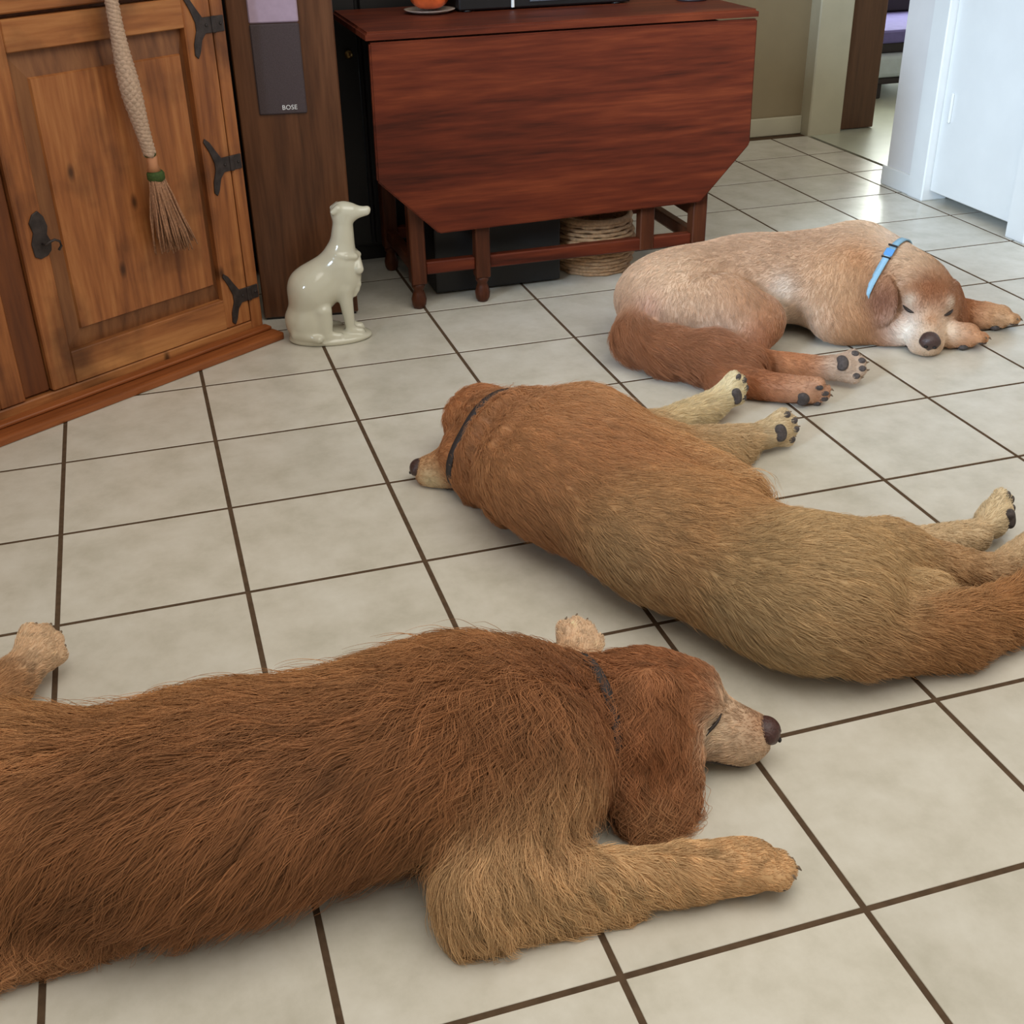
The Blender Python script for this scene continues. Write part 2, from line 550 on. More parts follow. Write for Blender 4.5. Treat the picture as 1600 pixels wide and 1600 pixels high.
def hinge(parent, zc, flip=None):
    """strap over the post with a curved fish-tail plate on the door"""
    def X(u):
        return u if flip is None else flip - u
    pl = [(-0.006, 0.017), (-0.006, -0.017), (-0.046, -0.017), (-0.060, -0.017), (-0.072, -0.030), (-0.080, -0.055), (-0.088, -0.068),
          (-0.096, -0.060), (-0.094, -0.036), (-0.084, -0.010), (-0.084, 0.008), (-0.094, 0.034), (-0.108, 0.060), (-0.104, 0.068), (-0.092, 0.058),
          (-0.076, 0.034), (-0.064, 0.017)]
    h = prism('hinge', [(X(a), zc + b_) for a, b_ in pl], -0.004, 0.0005, MT['iron'], parent, 0.0008, 1)
    box('hinge_knuckle', min(X(-0.042), X(-0.030)), max(X(-0.042), X(-0.030)), -0.008, -0.002, zc - 0.018, zc + 0.018, MT['iron'], h, 0.002)
    for u in (-0.016, -0.056):
        lathe('nail', [(0.004, 0), (0.003, 0.002), (0.001, 0.003)], MT['iron'], h, 8)
        nl = h.children[-1]
    for q, ch in enumerate([c for c in h.children if c.name.startswith('nail')]):
        ch.rotation_euler = (math.pi / 2, 0, 0)
        ch.location = (X((-0.016, -0.056)[q]), -0.004, zc)
    return h


for z in (0.757, 0.447, 0.122):
    hinge(cab, z)
for z in (0.757, 0.447, 0.122):
    hinge(cab, z, -W)
lk = prism('lock_plate', [(-0.578, 0.352), (-0.566, 0.345), (-0.548, 0.349), (-0.538, 0.358), (-0.534, 0.376), (-0.541, 0.393), (-0.536, 0.410), (-0.541, 0.432),
                          (-0.552, 0.446), (-0.566, 0.440), (-0.576, 0.424), (-0.571, 0.402), (-0.580, 0.380)], -0.004, 0.0005, MT['iron'], cab, 0.001, 1)
tube('key', [(-0.556, -0.004, 0.376), (-0.556, -0.018, 0.376), (-0.548, -0.022, 0.382), (-0.536, -0.022, 0.384), (-0.526, -0.022, 0.378),
             (-0.524, -0.022, 0.368), (-0.532, -0.022, 0.360)], 0.0028, MT['iron'], lk, 8)

# tassel on a twisted cord, hanging from the drawer knob
cr = math.cos(ang)
sr = math.sin(ang)
tas = thing('cord_tassel', 'tan tassel on a twisted cord hanging down the pine cabinet door', 'tassel', (0.489, 0.293, 0), ang)


def cordpt(s):
    return Vector((-0.309 + 0.034 * s - 0.012 * math.sin(s * 3.0), -0.036 + 0.002 * s, 0.900 - 0.385 * s))


def bulge(s):
    return 0.0115 + 0.0065 * math.exp(-((s - 0.62) / 0.22) ** 2)


for k in range(3):
    pts, rad = [], []
    for q in range(121):
        s = q / 120
        c = cordpt(s)
        r = bulge(s)
        a = s * 95 + k * 2 * math.pi / 3
        pts.append(c + Vector((math.cos(a) * r * 0.6, math.sin(a) * r * 0.6, 0)))
        rad.append(r * 0.72)
    tube('strand', pts, rad, MT['rope'], tas, 7)
tube('hanging_loop', [(-0.299 + 0.014 * math.cos(a), -0.022, 0.905 + 0.014 * math.sin(a)) for a in np.linspace(0, 6.0, 14)], 0.003, MT['rope'], tas, 7)
e = cordpt(1.0)
lathe('bead', [(0.006, 0.0), (0.012, -0.010), (0.011, -0.026), (0.015, -0.040)][::-1], MT['bead'], tas, 14, e + Vector((0.003, 0, 0.004)))
lathe('upper_braid', [(0.011, -0.004), (0.014, 0.002), (0.013, 0.010), (0.010, 0.014)], MT['green'], tas, 14, e)
lathe('braid_band', [(0.017, -0.058), (0.020, -0.053), (0.020, -0.042), (0.016, -0.036)], MT['green'], tas, 16, e + Vector((0.006, 0, 0)))
bm = bmesh.new()
for k in range(230):
    a = random.random() * 6.283
    r0 = 0.016 * math.sqrt(random.random())
    L = 0.135 + random.random() * 0.035
    fl = 1.0 + 1.3 * random.random()
    skew = 0.012 + 0.016 * random.random()
    pts = []
    for q in range(5):
        s = q / 4
        rr = r0 * (1 + (fl - 0.2) * s ** 0.8)
        pts.append(e + Vector((0.006 + rr * math.cos(a) + skew * s + 0.002 * math.sin(7 * s + k), rr * 0.8 * math.sin(a) - 0.002, -0.054 - L * s)))
    tube_bm(bm, pts, [0.0026, 0.0027, 0.0026, 0.0024, 0.0018], 4)
bmesh.ops.recalc_face_normals(bm, faces=bm.faces[:])
fr = from_bm('fringe', bm, MT['tassel'], tas, True)
fr['kind'] = 'stuff'

# ------------------------------------------------------------------ speaker tower
spk = thing('floor_speaker', 'tall walnut floor speaker with dark grille beside the pine cabinet', 'speaker', (0.502, 0.396, 0), math.radians(-8))
box('body', 0.0, 0.250, 0.0, 0.26, 0.006, 0.96, MT['walnut'], spk, 0.003)
box('base', 0.006, 0.244, 0.006, 0.25, 0.0, 0.006, MT['black'], spk, 0)
box('grille', 0.050, 0.167, -0.007, 0.001, 0.530, 0.738, MT['cloth_dark'], spk, 0.003)
box('upper_panel', 0.050, 0.167, -0.006, 0.001, 0.740, 0.86, MT['cloth_pale'], spk, 0.003)
fc = bpy.data.curves.new('logo', 'FONT')
fc.body = 'BOSE'
fc.size = 0.0155
fc.extrude = 0.0006
fc.align_x = 'CENTER'
fc.space_character = 1.05
ft = bpy.data.objects.new('logo_text', fc)
COL.objects.link(ft)
bpy.context.view_layer.update()
lm = bpy.data.meshes.new_from_object(ft.evaluated_get(bpy.context.evaluated_depsgraph_get()))
bpy.data.objects.remove(ft)
lm.materials.clear()
fo = link_mesh('logo', lm, MT['white_mark'], spk)
fo.rotation_euler = (math.pi / 2, 0, 0)
fo.location = (0.125, -0.0078, 0.541)

# ------------------------------------------------------------------ drop-leaf table
tb = thing('drop_leaf_table', 'dark red wooden drop-leaf gateleg table with its front leaf hanging down', 'table')


def moulded_slab(name, poly, z0, z1, mat, parent):
    bm = bmesh.new()
    a = [bm.verts.new((x, y, z0)) for x, y in poly]
    b_ = [bm.verts.new((x, y, z1)) for x, y in poly]
    bm.faces.new(a[::-1])
    bm.faces.new(b_)
    n = len(poly)
    for k in range(n):
        bm.faces.new((a[k], a[(k + 1) % n], b_[(k + 1) % n], b_[k]))
    bmesh.ops.recalc_face_normals(bm, faces=bm.faces[:])
    bmesh.ops.bevel(bm, geom=[e for e in bm.edges if e.verts[0].co.z > z1 - 1e-4 and e.verts[1].co.z > z1 - 1e-4], offset=0.006, segments=3, affect='EDGES')
    return from_bm(name, bm, mat, parent)


moulded_slab('table_top', [(0.812, 0.300), (1.852, 0.300), (1.852, 0.765), (0.812, 0.765)], 0.697, 0.716, MT['mahog_x'], tb)
leafpoly = [(0.820, 0.692), (1.850, 0.692), (1.856, 0.372), (1.718, 0.226), (0.970, 0.214), (0.816, 0.362)]
prism('leaf', leafpoly, 0.298, 0.316, MT['mahog_x'], tb, 0.004, 2)


def table_leg(x, y, zt, parent, r=0.021):
    bm = bmesh.new()
    bm_box(bm, x - r, x + r, y - r, y + r, 0.070, zt)
    bmesh.ops.bevel(bm, geom=bm.edges[:], offset=0.003, segments=1, affect='EDGES')
    o = from_bm('leg', bm, MT['mahog_z'], parent)
    lathe('turned_foot', [(0.013, 0.0), (0.019, 0.010), (0.021, 0.026), (0.016, 0.044), (0.013, 0.052), (0.018, 0.060), (0.019, 0.071)],
          MT['mahog_z'], o, 18, (x, y, 0))
    return o


table_leg(0.917, 0.352, 0.69, tb)
table_leg(1.735, 0.352, 0.69, tb)
table_leg(0.917, 0.705, 0.69, tb)
table_leg(1.735, 0.705, 0.69, tb)
table_leg(1.096, 0.348, 0.66, tb, 0.020)
table_leg(1.560, 0.708, 0.66, tb, 0.020)
box('gate_post', 1.556, 1.598, 0.335, 0.371, 0.094, 0.66, MT['mahog_z'], tb, 0.003)
box('stretcher', 0.938, 1.076, 0.338, 0.366, 0.094, 0.128, MT['mahog_x'], tb, 0.003)
box('stretcher', 1.116, 1.714, 0.338, 0.366, 0.094, 0.128, MT['mahog_x'], tb, 0.003)
box('stretcher', 0.938, 1.714, 0.691, 0.719, 0.094, 0.128, MT['mahog_x'], tb, 0.003)
box('stretcher', 0.903, 0.931, 0.373, 0.684, 0.094, 0.128, MT['mahog_z'], tb, 0.003)
box('stretcher', 1.721, 1.749, 0.373, 0.684, 0.094, 0.128, MT['mahog_z'], tb, 0.003)
box('stretcher', 1.721, 1.749, 0.373, 0.684, 0.170, 0.200, MT['mahog_z'], tb, 0.003)
for y in (0.338, 0.705):
    box('apron', 0.938, 1.714, y, y + 0.02, 0.60, 0.697, MT['mahog_x'], tb, 0.002)

# ------------------------------------------------------------------ things on and under the table
bb = thing('storage_box', 'black box on the floor under the table', 'box')
box('body', 0.985, 1.352, 0.43, 0.66, 0.006, 0.19, MT['black'], bb, 0.006, 2)
box('lid', 0.980, 1.357, 0.425, 0.665, 0.19, 0.212, MT['black'], bb, 0.005, 2)
for (x, y) in ((1.01, 0.45), (1.30, 0.45), (1.01, 0.62), (1.30, 0.62)):
    box('foot', x, x + 0.03, y, y + 0.02, 0.0, 0.008, MT['black'], bb, 0.001)

bk = thing('wicker_basket', 'round woven wicker basket on the floor under the table', 'basket', (1.492, 0.532, 0))
for q in range(13):
    z = 0.006 + q * 0.0115
    R = 0.100 + 0.014 * math.sin(q / 12 * math.pi) + 0.003
    pts = [(R * math.cos(a) + 0.003 * math.cos(a) * math.cos(12 * a + q * math.pi), R * math.sin(a) + 0.003 * math.sin(a) * math.cos(12 * a + q * math.pi), z)
           for a in np.linspace(0, 2 * math.pi, 73)]
    tube('weaver', pts, 0.0062, MT['wicker'], bk, 6)
lathe('base', [(0.098, 0.0), (0.100, 0.004), (0.100, 0.008)], MT['wicker'], bk, 30)
tube('rim', [(0.104 * math.cos(a), 0.104 * math.sin(a), 0.156 + 0.002 * math.sin(40 * a)) for a in np.linspace(0, 2 * math.pi, 81)], 0.009, MT['wicker'], bk, 8)

rc_ = thing('stereo_receiver', 'black stereo receiver standing on the table top', 'receiver', (0, 0, 0.716))
box('case', 1.115, 1.600, 0.560, 0.740, 0.004, 0.12, MT['black'], rc_, 0.004)
box('display', 1.31, 1.47, 0.556, 0.561, 0.018, 0.06, MT['display'], rc_, 0.001)
box('white_glint', 1.258, 1.266, 0.556, 0.561, 0.006, 0.05, MT['white_mark'], rc_, 0.001)  # white bar painting a reflection on the case front
for x in (1.14, 1.56):
    for y in (0.575, 0.715):
        lathe('foot', [(0.012, 0), (0.012, 0.005)], MT['black'], rc_, 12, (x, y, 0))

og = thing('orange_ornament', 'orange glazed lobed ornament on a pale dish on the table', 'ornament', (1.045, 0.60, 0.716))
bm = bmesh.new()
NS, NR = 48, 14
rings = []
for q in range(NR + 1):
    a = math.pi * q / NR
    ring = []
    for k in range(NS):
        th = 2 * math.pi * k / NS
        lob = 1 - 0.16 * abs(math.sin(3.5 * th)) ** 0.6 * math.sin(a)
        r = 0.058 * math.sin(a) ** 0.6 * lob
        ring.append(bm.verts.new((r * math.cos(th), r * math.sin(th), 0.010 + 0.042 * (1 - math.cos(a)))))
    rings.append(ring)
for a, b_ in zip(rings, rings[1:]):
    for k in range(NS):
        bm.faces.new((a[k], a[(k + 1) % NS], b_[(k + 1) % NS], b_[k]))
bmesh.ops.remove_doubles(bm, verts=bm.verts[:], dist=1e-5)
from_bm('body', bm, MT['orange'], og, True)
tube('stem', [(0, 0, 0.09), (0.003, 0, 0.105), (0.012, 0, 0.115)], [0.009, 0.006, 0.007], MT['green'], og, 8)
lathe('dish', [(0.035, 0.0), (0.05, 0.002), (0.066, 0.008), (0.068, 0.010), (0.062, 0.009), (0.045, 0.005)], MT['dish'], og, 40)

lb = thing('candle_holder', 'dark round candle holder with gilt rim on the right of the table', 'candle holder', (1.775, 0.55, 0.716))
lathe('base', [(0.040, 0.0), (0.044, 0.004), (0.040, 0.010), (0.022, 0.018), (0.012, 0.03), (0.012, 0.09), (0.02, 0.10), (0.03, 0.105)], MT['bed_dark'], lb, 28)
lathe('rim', [(0.041, 0.010), (0.043, 0.012), (0.040, 0.014)], MT['brass'], lb, 28)
lathe('candle', [(0.011, 0.105), (0.011, 0.2), (0.004, 0.202)], MT['bed_white'], lb, 16)

mc = thing('media_cabinet', 'black media cabinet in the dark behind the table', 'cabinet', (0.40, 0.80, 0))
box('body', 0, 0.97, 0, 0.45, 0.05, 1.1, MT['black'], mc, 0.004)
box('plinth', 0.02, 0.95, 0.03, 0.43, 0.0, 0.05, MT['black'], mc, 0)
for a in (0.01, 0.49):
    dd = box('door', a, a + 0.47, -0.018, 0.0, 0.06, 1.08, MT['black'], mc, 0.004)
    lathe('knob', [(0.006, 0), (0.012, 0.012), (0.005, 0.016)], MT['brass'], dd, 12)
    dd.children[0].rotation_euler = (math.pi / 2, 0, 0)
    dd.children[0].location = (0.45 if a < 0.1 else 0.52, -0.018, 0.6)

# ------------------------------------------------------------------ smooth-blended bodies
def V(*a):
    return np.array(a, dtype=np.float64)


def unit(v):
    v = np.asarray(v, float)
    return v / (np.linalg.norm(v) + 1e-12)


def srgb_lin_arr(c):
    c = np.asarray(c, float) / 255.0
    return np.where(c <= 0.04045, c / 12.92, ((c + 0.055) / 1.055) ** 2.4)


class Body:
    def __init__(self, floor_z=0.002):
        self.pr = []
        self.spots = []      # coat patches and painted lit tones: centre, radius, colour, strength
        self.bald = []       # centre, radius: no hair there
        self.grp = 0         # masses of one group melt together, groups only touch
        self.floor_z = floor_z

    def rc(self, a, ra, b, rb, k=0.03, flow=None, L=0.02, col=(180, 120, 60), lift=0.35, wave=0.0, g=0.5):
        a, b = V(*a), V(*b)
        self.pr.append(dict(grp=self.grp, t=0, a=a, b=b, ra=ra, rb=rb, k=k, flow=unit(b - a) if flow is None else unit(flow), L=L,
                            col=srgb_lin_arr(col), lift=lift, wave=wave, g=g))

    def el(self, c, r, f=(1, 0, 0), u=(0, 0, 1), k=0.04, flow=None, L=0.02, col=(180, 120, 60), lift=0.35, wave=0.0, g=0.5):
        f = unit(f)
        u = np.asarray(u, float)
        u = unit(u - f * (u @ f))
        s = np.cross(u, f)
        self.pr.append(dict(grp=self.grp, t=1, c=V(*c), r=V(*r), R=np.stack([f, s, u]), k=k, flow=f if flow is None else unit(flow), L=L,
                            col=srgb_lin_arr(col), lift=lift, wave=wave, g=g))

    def one(self, q, P):
        if q['t'] == 0:
            ab = q['b'] - q['a']
            pa = P - q['a']
            t = np.clip((pa @ ab) / (ab @ ab), 0, 1)
            d = pa - t[..., None] * ab
            return np.sqrt((d * d).sum(-1)) - (q['ra'] + t * (q['rb'] - q['ra']))
        l = (P - q['c']) @ q['R'].T
        k0 = np.sqrt(((l / q['r']) ** 2).sum(-1))
        k1 = np.sqrt(((l / q['r'] ** 2) ** 2).sum(-1)) + 1e-9
        return k0 * (k0 - 1) / k1

    def attrs(self, P):
        W = np.stack([np.exp(-np.clip(self.one(q, P), -0.006, 0.4) / 0.014) for q in self.pr], 1) + 1e-12
        W /= W.sum(1, keepdims=True)
        f = W @ np.stack([q['flow'] for q in self.pr])
        col = W @ np.stack([q['col'] for q in self.pr])
        sc = W @ np.array([[q['L'], q['lift'], q['wave'], q['g']] for q in self.pr])
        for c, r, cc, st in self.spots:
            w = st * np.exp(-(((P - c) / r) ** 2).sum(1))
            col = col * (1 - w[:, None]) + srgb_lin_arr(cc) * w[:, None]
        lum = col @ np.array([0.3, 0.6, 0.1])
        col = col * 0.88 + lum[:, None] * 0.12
        return f, col, sc

    def grid(self, h, pad=0.02):
        lo = np.full(3, 9.0)
        hi = -lo
        for q in self.pr:
            if q['t'] == 0:
                r = max(q['ra'], q['rb'])
                lo = np.minimum(lo, np.minimum(q['a'], q['b']) - r)
                hi = np.maximum(hi, np.maximum(q['a'], q['b']) + r)
            else:
                ext = np.sqrt(((q['R'] * q['r'][:, None]) ** 2).sum(0))
                lo = np.minimum(lo, q['c'] - ext)
                hi = np.maximum(hi, q['c'] + ext)
        if self.floor_z is not None:
            lo[2] = max(lo[2], self.floor_z)
        lo -= pad
        hi += pad
        n = np.ceil((hi - lo) / h).astype(int) + 1
        ax = [lo[k] + h * np.arange(n[k]) for k in range(3)]
        Ds = {}
        mg = 0.10
        for q in self.pr:
            if q['t'] == 0:
                r = max(q['ra'], q['rb'])
                p0, p1 = np.minimum(q['a'], q['b']) - r, np.maximum(q['a'], q['b']) + r
            else:
                ext = np.sqrt(((q['R'] * q['r'][:, None]) ** 2).sum(0))
                p0, p1 = q['c'] - ext, q['c'] + ext
            i0 = np.clip(np.floor((p0 - mg - lo) / h).astype(int), 0, n - 1)
            i1 = np.clip(np.ceil((p1 + mg - lo) / h).astype(int) + 1, 1, n)
            X, Y, Z = np.meshgrid(*[ax[k][i0[k]:i1[k]] for k in range(3)], indexing='ij')
            e = self.one(q, np.stack([X, Y, Z], -1))
            if q['grp'] not in Ds:
                Ds[q['grp']] = np.full(n, 0.09)
            sub = Ds[q['grp']][i0[0]:i1[0], i0[1]:i1[1], i0[2]:i1[2]]
            k = q['k']
            hh = np.maximum(k - np.abs(sub - e), 0) / k
            sub[...] = np.minimum(sub, e) - hh * hh * k * 0.25
        D = None
        for e in Ds.values():
            if D is None:
                D = e
            else:
                hh = np.maximum(0.006 - np.abs(D - e), 0) / 0.006
                D = np.minimum(D, e) - hh * hh * 0.0015
        if self.floor_z is not None:
            D = np.maximum(D, (self.floor_z - ax[2])[None, None, :])
        self.D, self.lo, self.h = D, lo, h
        g = np.gradient(D, h)
        self.Gd = np.stack(g, -1)
        return D

    def sample(self, P, grad=False):
        q = (P - self.lo) / self.h
        n = np.array(self.D.shape)
        q = np.clip(q, 0, n - 1.001)
        i = q.astype(int)
        f = q - i
        out = 0
        src = self.Gd if grad else self.D
        for a in (0, 1):
            for b in (0, 1):
                for c in (0, 1):
                    w = (f[:, 0] if a else 1 - f[:, 0]) * (f[:, 1] if b else 1 - f[:, 1]) * (f[:, 2] if c else 1 - f[:, 2])
                    v = src[i[:, 0] + a, i[:, 1] + b, i[:, 2] + c]
                    out = out + (v * w[:, None] if grad else v * w)
        if grad:
            out /= (np.linalg.norm(out, axis=1, keepdims=True) + 1e-9)
        return out

    def mesh(self, h):
        D = self.grid(h)
        S = D < 0
        off = [(a, b, c) for a in (0, 1) for b in (0, 1) for c in (0, 1)]
        n = np.array(D.shape) - 1

        def sl(A, o):
            return A[o[0]:o[0] + n[0], o[1]:o[1] + n[1], o[2]:o[2] + n[2]]
        cnt = sum(sl(S, o).astype(np.int8) for o in off)
        act = (cnt > 0) & (cnt < 8)
        I = np.argwhere(act)
        idx = np.full(n, -1, int)
        idx[act] = np.arange(len(I))
        acc = np.zeros((len(I), 3))
        num = np.zeros(len(I))
        for o in off:
            for ax in range(3):
                if o[ax] == 0:
                    p = list(o)
                    p[ax] = 1
                    va = D[I[:, 0] + o[0], I[:, 1] + o[1], I[:, 2] + o[2]]
                    vb = D[I[:, 0] + p[0], I[:, 1] + p[1], I[:, 2] + p[2]]
                    m = (va < 0) != (vb < 0)
                    t = np.where(m, va / (va - vb + 1e-15), 0)
                    pos = np.array(o, float)[None] + np.zeros((len(I), 3))
                    pos[:, ax] = t
                    acc += pos * m[:, None]
                    num += m
        Vt = self.lo + self.h * (I + acc / num[:, None])
        F = []
        for ax in range(3):
            b, c = (ax + 1) % 3, (ax + 2) % 3
            A = np.moveaxis(S, ax, 0)
            dif = np.argwhere(np.diff(A.astype(np.int8), axis=0) != 0)
            full = np.empty_like(dif)
            rest = [k for k in range(3) if k != ax]
            full[:, ax] = dif[:, 0]
            full[:, rest[0]] = dif[:, 1]
            full[:, rest[1]] = dif[:, 2]
            ok = (full[:, b] > 0) & (full[:, c] > 0) & (full[:, b] < n[b]) & (full[:, c] < n[c])
            full = full[ok]
            ins = S[full[:, 0], full[:, 1], full[:, 2]]
            q = []
            for db, dc in ((1, 1), (0, 1), (0, 0), (1, 0)):
                e = full.copy()
                e[:, b] -= db
                e[:, c] -= dc
                q.append(idx[e[:, 0], e[:, 1], e[:, 2]])
            q = np.stack(q, 1)
            q[~ins] = q[~ins][:, ::-1]
            F.append(q)
        F = np.concatenate(F)
        self.Vt, self.F = Vt, F
        return Vt, F

    def build(self, name, h, mat, parent, color=False):
        Vt, F = self.mesh(h)
        me = bpy.data.meshes.new(name)
        me.vertices.add(len(Vt))
        me.vertices.foreach_set('co', Vt.astype(np.float32).ravel())
        me.loops.add(len(F) * 4)
        me.loops.foreach_set('vertex_index', F.astype(np.int32).ravel())
        me.polygons.add(len(F))
        me.polygons.foreach_set('loop_start', np.arange(0, len(F) * 4, 4, dtype=np.int32))
        me.update(calc_edges=True)
        me.validate()
        if color:
            self.va = self.attrs(Vt)
            col = self.va[1]
            a = me.attributes.new('col', 'FLOAT_COLOR', 'POINT')
            a.data.foreach_set('color', np.concatenate([col, np.ones((len(col), 1))], 1).astype(np.float32).ravel())
        return link_mesh(name, me, mat, parent, True)

    def fur(self, name, n, parent, mat, rad=0.0004, nseg=6, nclump=2500, clump=0.5, seed=1, var=0.22, streak=0.25):
        R = np.random.default_rng(seed)
        Vt, F = self.Vt, self.F
        q = Vt[F]
        ar = np.linalg.norm(np.cross(q[:, 2] - q[:, 0], q[:, 3] - q[:, 1]), axis=1)
        cen = q.mean(1)
        ar = ar * (cen[:, 2] > self.floor_z + 0.004)
        cs = np.cumsum(ar)
        k = np.searchsorted(cs, R.random(n) * cs[-1])
        a, b = R.random(n)[:, None], R.random(n)[:, None]
        q = q[k]
        P = (q[:, 0] * (1 - a) + q[:, 1] * a) * (1 - b) + (q[:, 3] * (1 - a) + q[:, 2] * a) * b
        keep = np.ones(n, bool)
        for c, r in self.bald:
            keep &= ((P - c) ** 2).sum(1) > r * r
        P = P[keep]
        n = len(P)
        vi = F[k][keep][np.arange(n), R.integers(0, 4, n)]
        flow, col, sc = (x[vi] for x in self.va)
        L, lift, wave, g = sc.T
        from mathutils import kdtree
        gi = R.choice(n, min(nclump, n), replace=False)
        kd = kdtree.KDTree(len(gi))
        for j, ii in enumerate(gi):
            kd.insert(P[ii], j)
        kd.balance()
        near = np.array([kd.find(v)[1] for v in P])
        ng = len(gi)
        L = L * (0.55 + 0.55 * R.random(n)) * (0.8 + 0.4 * R.random(ng))[near]
        lift = lift * (0.5 + 1.0 * R.random(n)) * np.where(R.random(n) < 0.06, 1.6, 1.0)
        N = self.sample(P, True)
        jit = R.normal(0, 0.09, (n, 3)) + R.normal(0, 0.14, (ng, 3))[near]
        pts = np.empty((n, nseg + 1, 3))
        p = P - N * 0.001
        pts[:, 0] = p
        st = L / nseg
        for s in range(1, nseg + 1):
            N = self.sample(p, True)
            f = flow + jit + np.array([0, 0, -1.0])[None] * (g * (0.35 + 0.65 * s / nseg))[:, None]
            f = f - N * (f * N).sum(1, keepdims=True)
            f /= (np.linalg.norm(f, axis=1, keepdims=True) + 1e-6)
            aa = lift * (1.2 - 0.9 * s / nseg)
            dd = f * np.cos(aa)[:, None] + N * np.sin(aa)[:, None]
            # long hair leaves the curved body and falls under its own weight
            dd[:, 2] -= (L / 0.07) * 0.25 * s / nseg
            p = p + dd * st[:, None]
            sd = self.sample(p)
            push = np.maximum(0.0006 + 0.0012 * s / nseg - sd, 0)
            p = p + N * push[:, None]
            p[:, 2] = np.maximum(p[:, 2], 0.0016 + 0.01 * jit[:, 0] ** 2)
            pts[:, s] = p
        s = np.linspace(0, 1, nseg + 1)[None, :, None]
        T = pts[:, -1] - pts[:, 0]
        side = np.cross(T, self.sample(pts[:, nseg // 2], True))
        side /= (np.linalg.norm(side, axis=1, keepdims=True) + 1e-9)
        ph = R.random(ng) * 6.28
        fr = 5.0 + 4 * R.random(ng)
        wv = (wave * L)[:, None, None] * np.sin((fr[near] + np.clip(wave, 0, 0.3) * 22)[:, None, None] * s + ph[near][:, None, None]) * s
        pts += side[:, None, :] * wv
        dvec = pts[gi][near] - pts
        dist = np.linalg.norm(dvec[:, 0], axis=1)
        cl = np.clip(clump * np.clip(L / 0.03, 0.2, 1.0) * np.clip(1.5 - dist / 0.02, 0.1, 1), 0, 0.8) * (0.5 + 0.5 * R.random(n))
        pts += dvec * (cl[:, None, None] * s ** 1.6)
        pts[:, :, 2] = np.maximum(pts[:, :, 2], 0.0014)
        cv = 1 + R.normal(0, var, n)
        cg = 1 + R.normal(0, streak, len(gi))
        col = col * np.clip(cv * cg[near], 0.45, 1.75)[:, None]
        cu = bpy.data.hair_curves.new(name)
        cu.add_curves([nseg + 1] * n)
        cu.position_data.foreach_set('vector', pts.astype(np.float32).ravel())
        ra = cu.attributes.get('radius') or cu.attributes.new('radius', 'FLOAT', 'POINT')
        rr = rad * (1 - 0.75 * np.linspace(0, 1, nseg + 1) ** 2)
        ra.data.foreach_set('value', np.tile(rr, n).astype(np.float32))
        ca = cu.attributes.new('col', 'FLOAT_COLOR', 'CURVE')
        ca.data.foreach_set('color', np.concatenate([np.clip(col, 0, 1), np.ones((n, 1))], 1).astype(np.float32).ravel())
        cu.materials.append(mat)
        o = bpy.data.objects.new(name, cu)
        COL.objects.link(o)
        o.parent = parent
        o['kind'] = 'stuff'
        return o


def fur_material():
    m, nt, b = new_mat('dog_coat')
    at = nt.nodes.new('ShaderNodeAttribute')
    at.attribute_name = 'col'
    nt.links.new(at.outputs['Color'], b.inputs['Base Color'])
    b.inputs['Roughness'].default_value = 0.55
    b.inputs['Specular IOR Level'].default_value = 0.25
    return m


FUR = fur_material()


def blob(name, parts, h, mat, parent, floor_z=None):
    B = Body(floor_z)
    for p in parts:
        if p[0] == 'rc':
            B.rc(*p[1:])
        else:
            B.el(*p[1:])
    return B.build(name, h, mat, parent)


# ------------------------------------------------------------------ white ceramic dog figurine
fig = thing('dog_figurine', 'white glazed ceramic sitting dog figurine on the tile floor', 'figurine', (0.648, 0.205, 0), math.radians(-8))
S = Body(0.0)
S.el((0, 0, 0.008), (0.106, 0.060, 0.020), k=0.01)
S.rc((0.045, 0, 0.165), 0.042, (-0.03, 0, 0.135), 0.050, k=0.03)
S.rc((-0.03, 0, 0.130), 0.053, (-0.062, 0, 0.062), 0.047, k=0.03)
S.rc((0.030, 0, 0.205), 0.034, (-0.045, 0, 0.140), 0.046, k=0.03)
S.el((-0.055, 0, 0.05), (0.05, 0.048, 0.04), k=0.02)
S.el((0.058, 0, 0.155), (0.026, 0.030, 0.045), k=0.02)
S.rc((0.045, 0, 0.20), 0.036, (0.056, 0, 0.30), 0.0245, k=0.03)
S.el((0.060, 0, 0.325), (0.033, 0.024, 0.025), (1, 0, -0.05), k=0.015)
S.rc((0.085, 0, 0.322), 0.0175, (0.114, 0, 0.323), 0.011, k=0.012)
S.rc((0.116, 0, 0.328), 0.006, (0.119, 0, 0.328), 0.006, k=0.006)
for s in (-1, 1):
    S.rc((0.046, s * 0.019, 0.338), 0.007, (0.033, s * 0.021, 0.330), 0.006, k=0.010)
    S.rc((0.044, s * 0.022, 0.135), 0.020, (0.052, s * 0.020, 0.03), 0.0115, k=0.012)
    S.rc((0.053, s * 0.020, 0.026), 0.0115, (0.078, s * 0.021, 0.022), 0.009, k=0.008)
    S.el((-0.038, s * 0.036, 0.055), (0.046, 0.022, 0.042), (0.8, 0, 0.6), (0, 0, 1), k=0.010)
    S.rc((-0.012, s * 0.040, 0.088), 0.021, (-0.012, s * 0.042, 0.03), 0.016, k=0.010)
    S.rc((-0.015, s * 0.042, 0.024), 0.012, (0.022, s * 0.043, 0.021), 0.009, k=0.008)
S.rc((-0.085, -0.03, 0.03), 0.012, (-0.03, -0.062, 0.022), 0.009, k=0.01)
